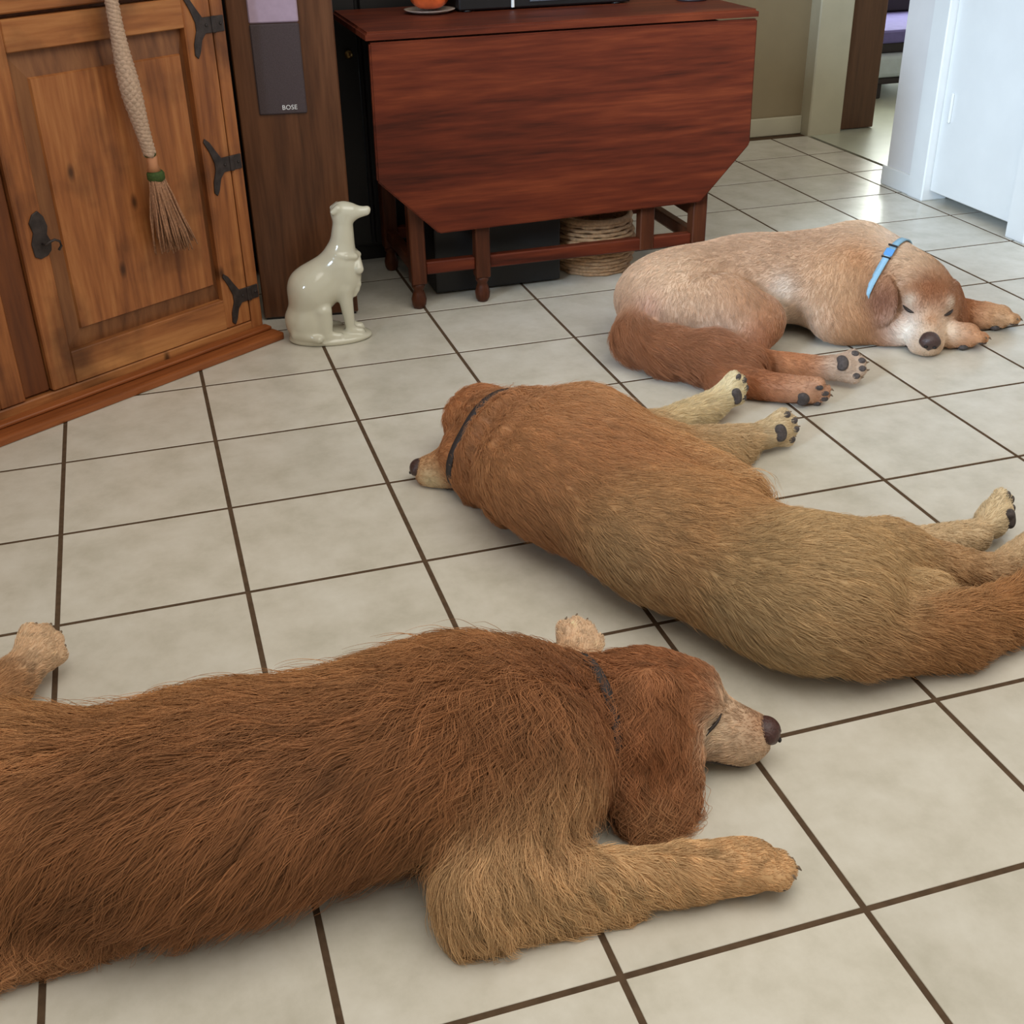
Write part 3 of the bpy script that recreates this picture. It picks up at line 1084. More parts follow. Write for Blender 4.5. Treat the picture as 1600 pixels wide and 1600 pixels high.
for a in range(9):
    th = math.radians(40 * a)
    S.rc((0.052 + 0.033 * math.cos(th), 0.033 * math.sin(th), 0.222 - 0.006 * math.cos(th)), 0.0085,
         (0.052 + 0.033 * math.cos(th + 0.6), 0.033 * math.sin(th + 0.6), 0.222 - 0.006 * math.cos(th + 0.6)), 0.0085, k=0.004)
for (y0, y1, z1) in ((-0.008, -0.026, 0.187), (0.008, 0.022, 0.182)):
    S.rc((0.083, y0, 0.215), 0.008, (0.084, y1, z1), 0.013, k=0.004)
for (x, z) in ((0.072, 0.175), (0.078, 0.160), (0.080, 0.145), (0.074, 0.132)):
    for y in (-0.016, 0.002, 0.018):
        S.rc((x, y, z), 0.008, (x - 0.004, y, z - 0.014), 0.005, k=0.006)
fb = S.build('body', 0.0022, MT['ceramic'], fig)
for s in (-1, 1):
    blob('eye', [('el', (0.079, s * 0.0165, 0.332), (0.005, 0.003, 0.003))], 0.0009, MT['ceramic'], fig)


# ------------------------------------------------------------------ dog construction helpers
class Frame:
    """local axes: x forward along the muzzle, y to the animal's left, z up"""
    def __init__(self, o, f, u, s=1.0):
        self.o = V(*o)
        self.f = unit(f)
        u = np.asarray(u, float)
        self.u = unit(u - self.f * (u @ self.f))
        self.l = np.cross(self.u, self.f)
        self.s = s

    def p(self, x, y, z):
        return tuple(self.o + self.s * (self.f * x + self.l * y + self.u * z))

    def d(self, x, y, z):
        return tuple(self.f * x + self.l * y + self.u * z)


def add_head(B, F, c_top, c_cheek, c_muz, Lh=0.012, wave=0.0):
    s = F.s
    bk = F.d(-1, 0, 0.1)
    B.el(F.p(0, 0, 0), (0.090 * s, 0.070 * s, 0.064 * s), F.f, F.u, k=0.03, flow=bk, L=Lh, col=c_top, lift=0.25, wave=wave, g=0.2)
    for y in (-1, 1):
        B.el(F.p(0.020, y * 0.042, -0.030), (0.060 * s, 0.040 * s, 0.045 * s), F.f, F.u, k=0.03, flow=bk, L=Lh, col=c_cheek, lift=0.25, wave=wave, g=0.4)
        B.el(F.p(0.052, y * 0.030, 0.026), (0.030 * s, 0.024 * s, 0.020 * s), F.f, F.u, k=0.02, flow=bk, L=0.006, col=c_top, lift=0.25, g=0.1)
        B.rc(F.p(0.085, y * 0.022, -0.042), 0.029 * s, F.p(0.140, y * 0.015, -0.044), 0.024 * s, k=0.02, flow=bk, L=0.006, col=c_muz, lift=0.2, g=0.3)
    B.rc(F.p(0.070, 0, -0.016), 0.040 * s, F.p(0.150, 0, -0.026), 0.030 * s, k=0.025, flow=bk, L=0.0045, col=c_muz, lift=0.2, g=0.1)
    B.rc(F.p(0.030, 0, -0.058), 0.036 * s, F.p(0.128, 0, -0.062), 0.022 * s, k=0.02, flow=bk, L=0.007, col=c_muz, lift=0.2, g=0.3)
    B.bald.append((V(*F.p(0.178, 0, -0.016)), 0.021 * s))
    for y in (-1, 1):
        B.bald.append((V(*F.p(0.080, y * 0.040, 0.012)), 0.008 * s))


def head_parts(F, dog, nose_mat, B, eyes=(-1, 1), tilt=0.0, thick=1.0):
    s = F.s
    fd = tuple(F.f)
    blob('nose', [('el', F.p(0.166, 0, -0.011), (0.022 * s, 0.022 * s, 0.017 * s), fd, tuple(F.u), 0.006),
                  ('rc', F.p(0.176, 0.011, -0.017), 0.010 * s, F.p(0.172, 0.015, -0.014), 0.010 * s, 0.006),
                  ('rc', F.p(0.176, -0.011, -0.017), 0.010 * s, F.p(0.172, -0.015, -0.014), 0.010 * s, 0.006),
                  ('rc', F.p(0.176, 0, -0.026), 0.007 * s, F.p(0.170, 0, -0.040), 0.005 * s, 0.008)], 0.0026, nose_mat, dog)
    for y in (-1, 1):
        blob('nostril', [('el', F.p(0.1880, y * 0.0100, -0.017), (0.003 * s, 0.0050 * s, 0.0036 * s), fd, tuple(F.u))], 0.0011, MT['skin'], dog)
    for y in eyes:
        # closed lid: a dark slit laid on the skull surface
        pts = []
        for q in np.linspace(-1, 1, 9):
            p = V(*F.p(0.082 + 0.011 * q, y * (0.048 - 0.013 * q), 0.010 + tilt * q - 0.003 * (1 - q * q)))
            for _ in range(5):
                dd = B.sample(p[None])[0]
                p = p - B.sample(p[None], True)[0] * (dd - 0.0022)
            pts.append(p)
        tube('eye', pts, [thick * v for v in (0.0010, 0.0020, 0.0030, 0.0035, 0.0038, 0.0035, 0.0030, 0.0020, 0.0010)], MT['eye'], dog, 8)
    for y in (-1, 1):
        pts = []
        for q in np.linspace(0, 1, 9):
            p = V(*F.p(0.165 - 0.105 * q, y * (0.012 + 0.045 * q), -0.062 + 0.006 * q))
            for _ in range(6):
                dd = B.sample(p[None])[0]
                p = p - B.sample(p[None], True)[0] * (dd - 0.0012)
            p[2] = max(p[2], 0.005)
            pts.append(p)
        tube('lip', pts, [0.0012] + [0.0024] * 7 + [0.001], MT['mouth'], dog, 6)


def add_paw(B, dog_pads, c, d, sole, r=0.030, col=(214, 176, 128), L=0.010, pads=True, claws=True):
    d = unit(d)
    sole = unit(np.asarray(sole, float) - d * (np.asarray(sole, float) @ d))
    lat = np.cross(d, sole)
    c = V(*c)
    B.rc(c - d * 0.02, r * 0.92, c + d * 0.008, r * 0.94, k=0.020, flow=d, L=L, col=col, lift=0.2, g=0.2)
    for k, (o, f) in enumerate(((-0.027, 0.028), (-0.0095, 0.042), (0.0095, 0.042), (0.027, 0.028))):
        t = c + d * f + lat * o + sole * 0.004
        B.rc(c + lat * o * 0.75 + d * 0.004, 0.0135, t, 0.0142, k=0.003, flow=d, L=min(L * 0.5, 0.006), col=col, lift=0.2, g=0.2)
        dog_pads.append(('claw', t + d * 0.010 - sole * 0.003, d, sole, 0))
        if pads:
            pc = t + sole * 0.0105 + d * 0.002
            B.bald.append((pc, 0.0075))
            dog_pads.append(('toe', pc, d, sole, 0.0085))
    if pads:
        pc = c + sole * (r * 0.93) + d * 0.002
        B.bald.append((pc, 0.014))
        dog_pads.append(('main', pc - sole * 0.001, d, sole, 0.0155))


def make_pads(lst, dog):
    for kind, p, d, sole, r in lst:
        if kind == 'claw':
            e = p + d * 0.011 + sole * 0.005
            e[2] = max(e[2], 0.003)
            tube('claw', [p, p + d * 0.007 + sole * 0.001, e], [0.0030, 0.0024, 0.0008], MT['claw'], dog, 7)
        elif kind == 'toe':
            blob('paw_pad', [('el', p, (r * 1.15, r * 0.9, r * 0.6), d, sole)], 0.0022, MT['pad'], dog)
        else:
            lat = np.cross(d, sole)
            blob('paw_pad', [('el', p, (r * 0.75, r * 0.95, r * 0.45), d, sole, 0.01),
                             ('el', p - d * 0.006 + lat * 0.010, (r * 0.6, r * 0.5, r * 0.42), d, sole, 0.01),
                             ('el', p - d * 0.006 - lat * 0.010, (r * 0.6, r * 0.5, r * 0.42), d, sole, 0.01)], 0.0028, MT['pad'], dog)


def add_collar(B, name, c, axis, dog, mat, w=0.022, off=0.010, th=0.004):
    """band that hugs the neck: march out from the axis to the coat"""
    axis = unit(axis)
    a = unit(np.cross(axis, [0.3, 0.2, 1]))
    b = np.cross(axis, a)
    n = 48
    bm = bmesh.new()
    rows = []
    for k in range(n):
        th_ = 2 * math.pi * k / n
        dr = a * math.cos(th_) + b * math.sin(th_)
        t = np.linspace(0.02, 0.20, 120)
        sd = B.sample(V(*c)[None] + t[:, None] * dr)
        hit = np.argmax(sd > 0)
        rr = t[hit] if sd[hit] > 0 else 0.12
        rows.append((dr, rr))
    rad = np.array([r for _, r in rows])
    for _ in range(3):
        rad = (np.roll(rad, 1) + 2 * rad + np.roll(rad, -1)) / 4
    rings = []
    for (dr, _), r in zip(rows, rad):
        ring = []
        for (u_, v_) in ((-w / 2, off), (w / 2, off), (w / 2, off + th), (-w / 2, off + th)):
            p = V(*c) + dr * (r + v_) + axis * u_
            p[2] = max(p[2], 0.003)
            ring.append(bm.verts.new(p))
        rings.append(ring)
    for k in range(n):
        A, Bb = rings[k], rings[(k + 1) % n]
        for q in range(4):
            bm.faces.new((A[q], A[(q + 1) % 4], Bb[(q + 1) % 4], Bb[q]))
    bmesh.ops.recalc_face_normals(bm, faces=bm.faces[:])
    return from_bm(name, bm, mat, dog, True), rows, rad
# ------------------------------------------------------------------ dog in the foreground
dg = thing('golden_retriever', 'reddish long-haired golden retriever sprawled in the foreground with its chin on the floor', 'dog', group='dogs sleeping on the tile floor')
B = Body()
pads = []
RB = (166, 107, 58)      # back
GO = (186, 124, 68)
LT = (218, 172, 116)
CR = (232, 200, 152)
DK = (126, 70, 32)
tr = dict(L=0.085, lift=0.31, wave=0.06, g=0.85)
B.el((0.50, -1.545, 0.115), (0.20, 0.150, 0.108), k=0.05, flow=(-1, 0, 0), col=RB, **tr)
B.el((0.22, -1.545, 0.112), (0.26, 0.155, 0.106), k=0.06, flow=(-1, 0, 0), col=RB, **tr)
B.el((-0.08, -1.495, 0.112), (0.20, 0.155, 0.110), k=0.06, flow=(-1, 0, 0), col=GO, **tr)
B.rc((0.55, -1.550, 0.118), 0.105, (0.710, -1.525, 0.095), 0.066, k=0.04, flow=(-1, -0.05, 0.0), L=0.060, col=(154, 92, 48), lift=0.5, wave=0.24, g=0.7)
# shoulders and right foreleg
B.el((0.565, -1.615, 0.125), (0.10, 0.075, 0.11), k=0.04, flow=(-0.55, -0.4, -0.8), L=0.070, col=(164, 104, 56), lift=0.38, wave=0.16, g=0.6)
B.rc((0.585, -1.640, 0.115), 0.070, (0.500, -1.735, 0.055), 0.050, k=0.04, flow=(-0.3, -0.5, -0.8), L=0.075, col=LT, lift=0.35, wave=0.06, g=0.5)
B.rc((0.500, -1.738, 0.050), 0.047, (0.745, -1.772, 0.032), 0.028, k=0.03, flow=(0.75, -0.55, -0.4), L=0.030, col=(222, 178, 122), lift=0.3, g=0.5, wave=0.08)
B.rc((0.47, -1.762, 0.018), 0.016, (0.66, -1.786, 0.012), 0.004, k=0.03, flow=(-0.2, -0.9, -0.2), L=0.055, col=LT, lift=0.25, g=0.5, wave=0.15)
add_paw(B, pads, (0.815, -1.783, 0.034), (0.97, -0.14, -0.10), (0.05, -0.25, -1), r=0.029, col=(216, 168, 112), L=0.010, pads=True)
B.rc((0.740, -1.772, 0.036), 0.032, (0.805, -1.782, 0.034), 0.029, k=0.02, flow=(1, -0.2, -0.1), L=0.014, col=LT, lift=0.2, g=0.3)
# left foreleg, folded forward on the far side
B.grp = 3
B.rc((0.59, -1.45, 0.09), 0.060, (0.690, -1.380, 0.045), 0.040, k=0.04, L=0.03, col=GO)
B.rc((0.690, -1.380, 0.045), 0.036, (0.742, -1.350, 0.040), 0.031, k=0.03, L=0.014, col=(220, 170, 120))
add_paw(B, pads, (0.762, -1.330, 0.047), (0.35, 0.80, 0.30), (0.35, -0.5, 0.75), r=0.029, col=(232, 196, 158), L=0.008, pads=False)
# hind legs and tail
B.grp = 2
B.el((-0.03, -1.568, 0.095), (0.14, 0.080, 0.095), k=0.04, flow=(-0.6, -0.2, -0.7), L=0.040, col=RB, lift=0.3, wave=0.06, g=0.6)
B.rc((-0.04, -1.625, 0.040), 0.040, (0.075, -1.630, 0.034), 0.032, k=0.03, flow=(-0.4, -0.7, -0.5), L=0.040, col=(206, 146, 92), lift=0.45, wave=0.32, g=0.4)
add_paw(B, pads, (0.12, -1.632, 0.032), (1, -0.05, -0.1), (0, -0.3, -1), r=0.028, col=(176, 116, 66), L=0.03, pads=False)
B.el((-0.09, -1.385, 0.09), (0.13, 0.08, 0.09), k=0.04, flow=(-0.6, 0.2, -0.7), L=0.035, col=GO)
B.rc((-0.13, -1.31, 0.06), 0.05, (-0.055, -1.145, 0.050), 0.036, k=0.03, L=0.02, col=(190, 136, 84))
add_paw(B, pads, (-0.018, -1.095, 0.058), (0.55, 0.75, 0.22), (-0.5, 0.5, -0.6), r=0.031, col=(226, 188, 146), L=0.014, pads=True)
B.rc((-0.24, -1.50, 0.09), 0.045, (-0.42, -1.46, 0.035), 0.03, k=0.04, L=0.06, col=GO)
# head
B.grp = 1
B.rc((0.64, -1.538, 0.105), 0.083, (0.735, -1.525, 0.098), 0.064, k=0.04, flow=(-1, -0.05, 0.0), L=0.050, col=(154, 92, 48), lift=0.4, wave=0.2, g=0.7)
H = Frame((0.806, -1.522, 0.098), (0.86, -0.44, -0.20), (0.12, -0.06, 1), 0.92)
add_head(B, H, (168, 102, 52), (178, 116, 62), (218, 186, 152), 0.014)
B.spots += [(V(*H.p(0.09, -0.045, 0.0)), 0.030, (226, 200, 168), 0.9), (V(*H.p(0.09, 0.045, 0.0)), 0.030, (226, 200, 168), 0.9),
            (V(*H.p(0.15, 0, 0.0)), 0.030, (176, 126, 88), 0.8), (V(*H.p(0.10, 0, 0.02)), 0.025, (224, 190, 156), 0.8)]
# ears
B.el((0.762, -1.618, 0.082), (0.108, 0.066, 0.017), (-0.10, -0.50, -0.80), (0.15, -0.85, 0.50), k=0.022, flow=(-0.05, -0.50, -0.85), L=0.075, col=(184, 122, 74), lift=0.28, wave=0.26, g=0.5)
B.rc((0.772, -1.570, 0.140), 0.026, (0.755, -1.605, 0.10), 0.030, k=0.03, flow=(-0.1, -0.6, -0.8), L=0.03, col=(156, 92, 46), lift=0.2, g=0.5)
B.el((0.800, -1.455, 0.065), (0.070, 0.050, 0.012), (0.2, 0.35, -0.9), (0.3, 0.9, 0.35), k=0.02, flow=(0.1, 0.4, -0.85), L=0.025, col=(150, 90, 46))
B.spots += [(V(0.62, -1.42, 0.22), 0.13, (206, 146, 84), 0.7), (V(0.42, -1.41, 0.19), 0.11, (208, 148, 84), 0.75), (V(0.22, -1.40, 0.18), 0.11, (208, 148, 84), 0.75), (V(0.02, -1.40, 0.18), 0.12, (204, 148, 88), 0.7),  # lightens the top edge of the back as if lit from above
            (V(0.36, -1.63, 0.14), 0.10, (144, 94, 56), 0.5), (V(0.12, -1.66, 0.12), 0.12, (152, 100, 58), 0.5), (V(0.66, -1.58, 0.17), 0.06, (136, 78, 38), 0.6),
            (V(0.76, -1.68, 0.02), 0.04, (206, 156, 102), 0.7), (V(0.735, -1.66, 0.05), 0.03, (190, 136, 84), 0.7), (V(0.90, -1.80, 0.01), 0.04, (150, 128, 92), 0.5)]
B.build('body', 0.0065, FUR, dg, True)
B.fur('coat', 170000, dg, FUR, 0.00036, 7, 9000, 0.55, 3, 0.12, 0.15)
head_parts(H, dg, MT['nose_dark'], B, tilt=0.013, thick=0.7)
make_pads(pads, dg)
add_collar(B, 'collar', (0.695, -1.528, 0.100), (0.98, 0.12, -0.15), dg, MT['collar_dark'], 0.014, 0.003)

# ------------------------------------------------------------------ dog in the middle
dg = thing('golden_retriever', 'golden retriever lying flat on its side in the middle with its back to the camera', 'dog', group='dogs sleeping on the tile floor')
B = Body()
pads = []
sp = V(0.53, -0.85, 0)
lg = V(0.85, 0.53, 0)
T1 = (200, 146, 86)
T2 = (208, 170, 116)
CRM = (226, 198, 150)
td = dict(L=0.036, lift=0.28, wave=0.04, g=0.35)
B.el((0.915, -0.93, 0.112), (0.205, 0.160, 0.112), sp, (0, 0, 1), k=0.05, flow=(0.55, -0.8, 0), col=(192, 132, 78), **td)
B.el((1.005, -1.17, 0.105), (0.22, 0.140, 0.104), sp, (0, 0, 1), k=0.06, flow=(0.7, -0.6, 0), col=T1, **td)
B.el((1.105, -1.365, 0.100), (0.16, 0.130, 0.100), sp, (0, 0, 1), k=0.06, flow=(0.8, -0.5, 0), col=T2, **td)
B.el((0.955, -0.80, 0.115), (0.12, 0.12, 0.105), sp, (0, 0, 1), k=0.05, flow=(0.7, -0.5, 0), col=(200, 142, 86), **td)
B.rc((0.875, -0.80, 0.110), 0.105, (0.835, -0.68, 0.100), 0.085, k=0.04, flow=(0.35, -0.85, 0), L=0.044, col=(190, 126, 72), lift=0.35, wave=0.12, g=0.4)
B.rc((0.80, -0.80, 0.06), 0.05, (0.765, -0.73, 0.055), 0.045, k=0.04, flow=(0.3, -0.8, -0.3), L=0.035, col=(200, 134, 74), lift=0.3, wave=0.1)
# rolls of loose skin behind the collar
B.grp = 5
B.el((0.872, -0.832, 0.100), (0.045, 0.138, 0.131), (-0.3, 0.95, 0), (0, 0, 1), k=0.02, flow=(0.5, -0.8, 0), L=0.034, col=(196, 134, 78), lift=0.32, wave=0.12)
B.grp = 6
B.el((0.852, -0.750, 0.098), (0.040, 0.122, 0.120), (-0.25, 0.97, 0), (0, 0, 1), k=0.02, flow=(0.4, -0.85, 0), L=0.034, col=(190, 128, 74), lift=0.35, wave=0.14)
B.grp = 0
# fold over the shoulder
B.rc((0.85, -0.90, 0.17), 0.045, (0.97, -0.79, 0.17), 0.045, k=0.03, flow=(0.6, -0.7, 0), L=0.04, col=(206, 140, 78), lift=0.3, wave=0.1)
# forelegs
B.rc((1.00, -0.82, 0.12), 0.075, (1.13, -0.80, 0.07), 0.055, k=0.05, L=0.030, col=(204, 150, 92), flow=(0.9, -0.2, -0.1))
B.rc((1.13, -0.80, 0.065), 0.050, (1.34, -0.752, 0.040), 0.030, k=0.03, L=0.024, col=(216, 180, 130), wave=0.1, lift=0.35)
B.rc((1.16, -0.83, 0.040), 0.030, (1.32, -0.780, 0.022), 0.014, k=0.03, L=0.035, col=(206, 172, 124), flow=(0.6, -0.7, -0.1), wave=0.15)
add_paw(B, pads, (1.405, -0.738, 0.042), (0.97, 0.16, 0.12), (0.45, -0.80, 0.30), r=0.031, col=(216, 190, 146), L=0.017)
B.grp = 4
B.rc((1.02, -0.74, 0.08), 0.07, (1.14, -0.70, 0.05), 0.050, k=0.05, L=0.02, col=(206, 156, 100))
B.rc((1.14, -0.70, 0.05), 0.046, (1.335, -0.592, 0.045), 0.032, k=0.03, L=0.020, col=(230, 206, 158), lift=0.35)
add_paw(B, pads, (1.385, -0.565, 0.056), (0.86, 0.42, 0.25), (0.55, -0.70, 0.20), r=0.031, col=(234, 216, 172), L=0.016)
# belly fringe
B.grp = 0
B.rc((1.06, -0.92, 0.11), 0.06, (1.13, -1.08, 0.10), 0.05, k=0.05, flow=(0.95, 0.05, 0.0), L=0.105, col=(226, 176, 116), lift=0.5, wave=0.14, g=0.1)
B.rc((1.05, -0.86, 0.07), 0.06, (1.15, -1.00, 0.06), 0.05, k=0.05, flow=(0.95, 0.2, 0.0), L=0.09, col=(226, 180, 122), lift=0.4, wave=0.14, g=0.1)
# right hind leg, uppermost
B.rc((1.13, -1.37, 0.115), 0.100, (1.29, -1.315, 0.090), 0.068, k=0.05, flow=(0.9, -0.15, -0.1), L=0.026, col=T2, lift=0.25)
B.rc((1.29, -1.315, 0.088), 0.058, (1.475, -1.355, 0.052), 0.028, k=0.03, L=0.014, col=(196, 152, 102))
B.rc((1.475, -1.355, 0.050), 0.029, (1.63, -1.275, 0.042), 0.025, k=0.02, L=0.012, col=(216, 184, 140))
add_paw(B, pads, (1.68, -1.255, 0.042), (0.93, 0.30, 0), (0.3, -0.8, -0.3), r=0.029, col=CRM, L=0.012, pads=False)
# left hind leg underneath
B.grp = 2
B.rc((1.20, -1.28, 0.06), 0.070, (1.36, -1.235, 0.045), 0.045, k=0.04, L=0.02, col=(206, 164, 112))
B.rc((1.36, -1.235, 0.043), 0.040, (1.535, -1.225, 0.040), 0.028, k=0.03, L=0.014, col=(222, 192, 148))
add_paw(B, pads, (1.60, -1.190, 0.048), (0.80, 0.55, 0.15), (0.5, -0.7, 0.2), r=0.031, col=(230, 206, 164), L=0.016)
# tail and the fringe over it
B.grp = 3
B.rc((1.16, -1.465, 0.075), 0.060, (1.32, -1.470, 0.052), 0.048, k=0.04, L=0.035, col=(186, 132, 78), flow=(0.95, 0.0, -0.1))
B.rc((1.32, -1.470, 0.052), 0.048, (1.52, -1.435, 0.045), 0.043, k=0.04, L=0.040, col=(190, 132, 74))
B.rc((1.52, -1.435, 0.045), 0.043, (1.80, -1.36, 0.03), 0.02, k=0.04, L=0.045, col=(196, 142, 84))
B.rc((1.20, -1.41, 0.11), 0.040, (1.315, -1.405, 0.085), 0.030, k=0.02, L=0.045, col=(224, 188, 134), flow=(0.9, -0.25, -0.3), lift=0.3, wave=0.1)
# head
B.grp = 1
B.rc((0.855, -0.76, 0.105), 0.092, (0.835, -0.69, 0.100), 0.082, k=0.04, flow=(0.35, -0.85, 0), L=0.040, col=(190, 126, 72), lift=0.35, wave=0.12, g=0.4)
H = Frame((0.788, -0.706, 0.086), (-0.82, 0.48, -0.30), (0.05, -0.30, 0.95), 0.82)
B.el((0.83, -0.570, 0.085), (0.075, 0.065, 0.068), k=0.04, flow=(0.6, -0.6, 0), L=0.028, col=(196, 126, 68), lift=0.35, wave=0.08)
add_head(B, H, (194, 124, 66), (194, 126, 68), (204, 152, 100), 0.026, 0.05)
B.spots += [(V(0.690, -0.685, 0.02), 0.030, (226, 206, 160), 0.85)]
B.el(H.p(-0.008, 0.082, -0.012), (0.080, 0.052, 0.016), H.d(0.15, 0.35, -0.9), H.d(0.1, 1, 0.35), k=0.010, flow=H.d(0.1, 0.35, -0.9), L=0.030, col=(156, 96, 54), lift=0.28, wave=0.14)
B.rc(H.p(-0.03, 0.055, 0.045), 0.022, H.p(-0.015, 0.078, 0.02), 0.020, k=0.02, flow=H.d(0.1, 0.5, -0.8), L=0.024, col=(162, 100, 56), lift=0.28)
B.el((0.84, -0.50, 0.075), (0.07, 0.05, 0.016), (0.2, 0.5, -0.8), (-0.2, 0.8, 0.5), k=0.02, flow=(0, 0.4, -0.8), L=0.02, col=(160, 96, 50))
B.spots += [(V(0.88, -1.20, 0.10), 0.12, (196, 164, 118), 0.75), (V(0.98, -1.42, 0.10), 0.12, (198, 168, 122), 0.7), (V(1.10, -1.38, 0.2), 0.10, (204, 168, 116), 0.6),
            (V(0.97, -1.02, 0.21), 0.10, (194, 130, 74), 0.6), (V(1.12, -1.50, 0.10), 0.06, (192, 144, 92), 0.5), (V(1.10, -0.95, 0.18), 0.09, (214, 156, 92), 0.6),
            (V(0.84, -1.05, 0.08), 0.08, (166, 112, 64), 0.5)]
B.build('body', 0.0068, FUR, dg, True)
B.fur('coat', 150000, dg, FUR, 0.00036, 6, 12000, 0.40, 5, 0.12, 0.08)
head_parts(H, dg, MT['nose'], B, eyes=(-1,))
make_pads(pads, dg)
add_collar(B, 'collar', (0.842, -0.690, 0.105), (0.35, -0.94, 0.0), dg, MT['collar_dark'], 0.016, 0.002)

# ------------------------------------------------------------------ dog at the back
dg = thing('golden_retriever', 'pale close-clipped golden retriever with a blue collar curled up by the table', 'dog', group='dogs sleeping on the tile floor')
B = Body()
pads = []
SK = (198, 158, 124)
RU = (176, 108, 62)
ts = dict(L=0.013, lift=0.24, wave=0.0, g=0.3)
B.el((1.68, -0.080, 0.122), (0.26, 0.150, 0.115), (1, 0.05, 0), k=0.05, flow=(-1, 0, 0), col=SK, **ts)
B.el((1.91, -0.115, 0.122), (0.16, 0.140, 0.115), (1, -0.2, 0), k=0.06, flow=(-1, 0, -0.3), col=SK, **ts)
B.el((1.465, -0.115, 0.115), (0.155, 0.150, 0.112), (1, 0.3, 0), k=0.06, flow=(-1, -0.3, -0.3), col=SK, **ts)
B.rc((1.97, -0.12, 0.150), 0.100, (2.045, -0.235, 0.120), 0.082, k=0.05, flow=(-0.6, 0.8, 0), col=(204, 166, 128), **ts)
# shoulder and right foreleg
B.el((1.855, -0.195, 0.105), (0.10, 0.080, 0.095), (1, -0.3, 0), k=0.04, flow=(-0.3, -0.3, -0.9), col=(196, 148, 102), **ts)
B.el((1.880, -0.272, 0.050), (0.105, 0.052, 0.052), (1, -0.25, 0), k=0.04, flow=(0.4, -0.6, -0.7), L=0.016, col=(192, 138, 90))
B.rc((1.95, -0.315, 0.040), 0.038, (2.075, -0.375, 0.034), 0.030, k=0.03, L=0.012, col=(188, 118, 66))
add_paw(B, pads, (2.112, -0.392, 0.033), (0.90, -0.40, -0.05), (-0.2, -0.3, -1), r=0.031, col=(202, 144, 96), L=0.010, pads=True)
# left foreleg
B.grp = 4
B.rc((2.06, -0.14, 0.07), 0.06, (2.155, -0.225, 0.042), 0.040, k=0.03, L=0.012, col=(186, 116, 64))
B.rc((2.155, -0.225, 0.040), 0.038, (2.235, -0.290, 0.034), 0.031, k=0.03, L=0.012, col=(186, 120, 70))
add_paw(B, pads, (2.268, -0.308, 0.033), (0.88, -0.46, -0.05), (-0.2, -0.3, -1), r=0.031, col=(204, 156, 108), L=0.010, pads=True)
# haunch and hind legs
B.grp = 2
B.el((1.505, -0.225, 0.105), (0.135, 0.085, 0.098), (0.92, -0.2, -0.2), k=0.03, flow=(0.2, -0.2, -0.9), col=(200, 158, 122), **ts)
B.rc((1.545, -0.245, 0.105), 0.080, (1.610, -0.268, 0.095), 0.058, k=0.04, flow=(0, -0.2, -1), L=0.014, col=(190, 134, 88))
B.rc((1.612, -0.275, 0.085), 0.052, (1.505, -0.395, 0.050), 0.036, k=0.03, L=0.016, col=RU)
B.rc((1.505, -0.390, 0.045), 0.034, (1.655, -0.462, 0.038), 0.029, k=0.02, L=0.010, col=(190, 122, 72))
add_paw(B, pads, (1.712, -0.488, 0.042), (0.92, -0.38, 0.05), (0.25, -0.72, 0.55), r=0.031, col=(196, 168, 144), L=0.008)
B.rc((1.43, -0.44, 0.035), 0.036, (1.535, -0.530, 0.034), 0.030, k=0.02, L=0.012, col=RU)
add_paw(B, pads, (1.578, -0.560, 0.036), (0.86, -0.50, 0.0), (0.1, -0.75, -0.30), r=0.031, col=(200, 146, 108), L=0.008)
# tail swept round the haunch
B.grp = 3
tl = [((1.350, -0.150, 0.100), 0.045), ((1.318, -0.215, 0.065), 0.050), ((1.365, -0.305, 0.058), 0.052), ((1.440, -0.380, 0.060), 0.058), ((1.500, -0.430, 0.052), 0.046)]
for (a, ra), (b, rb) in zip(tl, tl[1:]):
    B.rc(a, ra, b, rb, k=0.025, L=0.045, col=(170, 106, 62), lift=0.36, wave=0.05, g=0.2)
# head
B.grp = 1
B.rc((2.00, -0.165, 0.140), 0.092, (2.045, -0.235, 0.120), 0.082, k=0.05, flow=(-0.6, 0.8, 0), col=(204, 166, 128), **ts)
H = Frame((2.060, -0.282, 0.108), (-0.42, -0.86, -0.27), (0, -0.15, 1), 1.03)
add_head(B, H, (158, 96, 48), (182, 126, 80), (214, 180, 146), 0.012)
B.spots += [(V(*H.p(0.12, -0.045, -0.03)), 0.045, (246, 234, 220), 1.0), (V(*H.p(0.11, 0.045, -0.02)), 0.040, (236, 210, 182), 0.9),
            (V(*H.p(0.070, -0.045, 0.028)), 0.016, (232, 212, 186), 0.8), (V(*H.p(0.070, 0.045, 0.028)), 0.016, (232, 212, 186), 0.8),
            (V(*H.p(0.055, 0.0, 0.06)), 0.045, (138, 76, 32), 0.8), (V(*H.p(0.12, 0.004, 0.015)), 0.024, (190, 136, 92), 0.8)]
B.el((1.928, -0.288, 0.112), (0.074, 0.044, 0.015), (-0.035, -0.10, -0.095), (-0.65, -0.35, 0.65), k=0.008, flow=(-0.04, -0.10, -0.095), L=0.012, col=(136, 86, 62), lift=0.2)
B.rc((2.000, -0.240, 0.150), 0.020, (1.945, -0.262, 0.142), 0.016, k=0.02, flow=H.d(0.2, -0.6, -0.8), L=0.012, col=(178, 112, 62), lift=0.2)
B.el(H.p(-0.010, 0.095, -0.040), (0.075, 0.046, 0.014), H.d(0.25, 0.40, -0.9), H.d(0.25, 1, 0.4), k=0.02, flow=H.d(0.2, 0.4, -0.9), L=0.012, col=(170, 108, 70), lift=0.2)
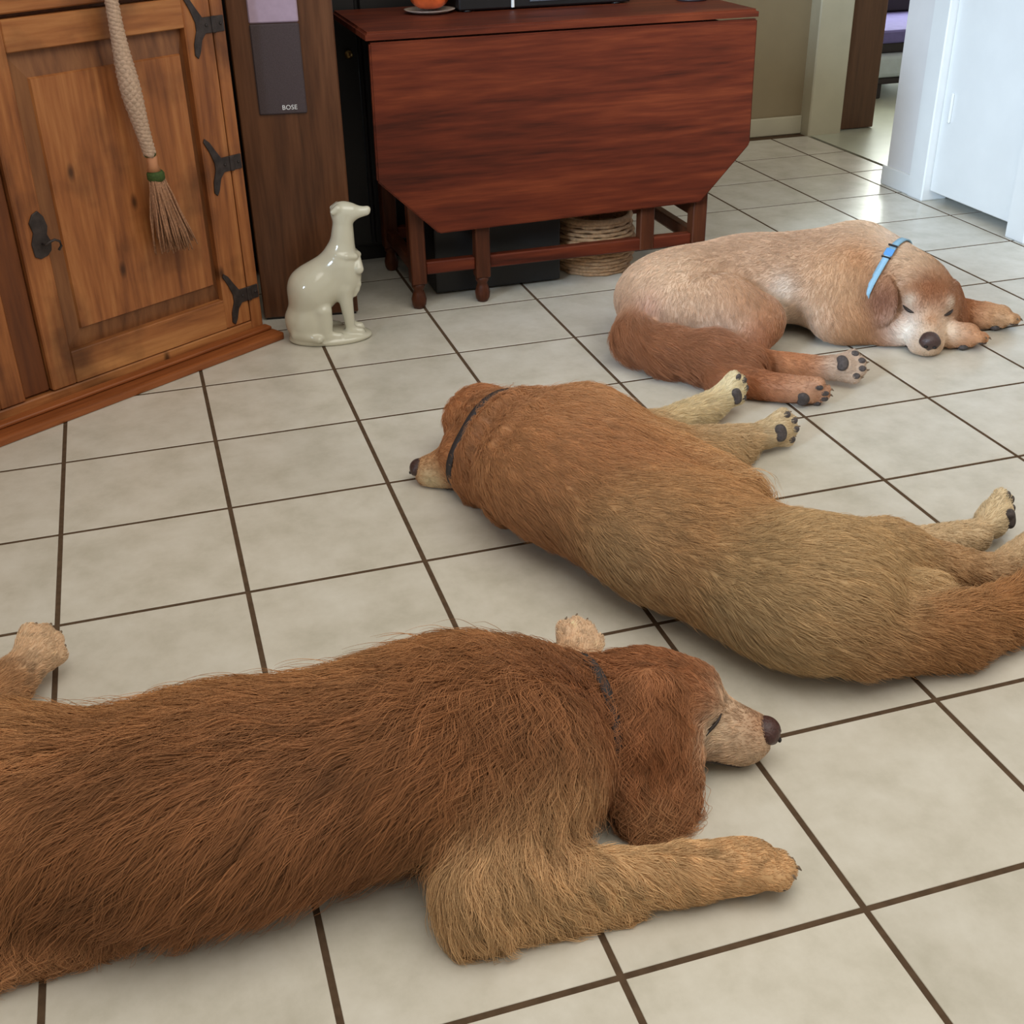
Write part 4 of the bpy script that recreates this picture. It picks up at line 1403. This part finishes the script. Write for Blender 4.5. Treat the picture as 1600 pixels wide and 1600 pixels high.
B.spots += [(V(1.50, -0.30, 0.06), 0.07, (234, 210, 190), 0.75), (V(1.36, -0.20, 0.14), 0.035, (190, 130, 110), 0.6), (V(1.66, -0.24, 0.10), 0.05, (240, 224, 206), 0.85), (V(1.70, -0.21, 0.14), 0.035, (244, 230, 216), 0.9),
            (V(1.74, -0.22, 0.03), 0.08, (232, 206, 182), 0.8), (V(2.02, -0.17, 0.20), 0.05, (240, 218, 196), 0.8), (V(1.42, -0.16, 0.21), 0.10, (232, 196, 160), 0.6),
            (V(1.84, -0.20, 0.16), 0.07, (206, 162, 122), 0.6), (V(1.90, -0.22, 0.20), 0.05, (206, 140, 78), 0.5), (V(1.920, -0.30, 0.11), V(0.035, 0.045, 0.05), (138, 90, 66), 0.9)]
B.build('body', 0.0068, FUR, dg, True)
B.fur('coat', 115000, dg, FUR, 0.00042, 4, 8000, 0.3, 9, 0.10, 0.08)
head_parts(H, dg, MT['nose'], B, tilt=-0.001, thick=1.15)
make_pads(pads, dg)
co, rows, rad = add_collar(B, 'collar', (2.022, -0.196, 0.136), (0.55, -0.83, -0.1), dg, MT['collar_blue'], 0.016, 0.002)
# blue tab and dark buckle on the collar
ca = unit((0.55, -0.83, -0.1))
best = max(range(len(rows)), key=lambda k: rows[k][0] @ unit((-0.35, -0.55, 0.75)))
dr, r = rows[best][0], rad[best]
pc = V(2.022, -0.196, 0.136) + dr * (r + 0.007)
side = np.cross(dr, ca)
for nm, sz, off_, mt in (('collar_tab', (0.020, 0.022, 0.003), 0.0, 'collar_tab'), ('buckle', (0.004, 0.024, 0.005), -0.016, 'black'), ('buckle', (0.004, 0.024, 0.005), 0.020, 'black')):
    bm = bmesh.new()
    bmesh.ops.create_cube(bm, size=1.0)
    o3 = V(*pc) + side * off_
    for v in bm.verts:
        v.co = Vector(o3 + side * (v.co.x * sz[0]) + ca * (v.co.y * sz[1]) + dr * (v.co.z * sz[2]))
    bmesh.ops.recalc_face_normals(bm, faces=bm.faces[:])
    bmesh.ops.bevel(bm, geom=bm.edges[:], offset=0.0008, segments=1, affect='EDGES')
    from_bm(nm, bm, MT[mt], co)
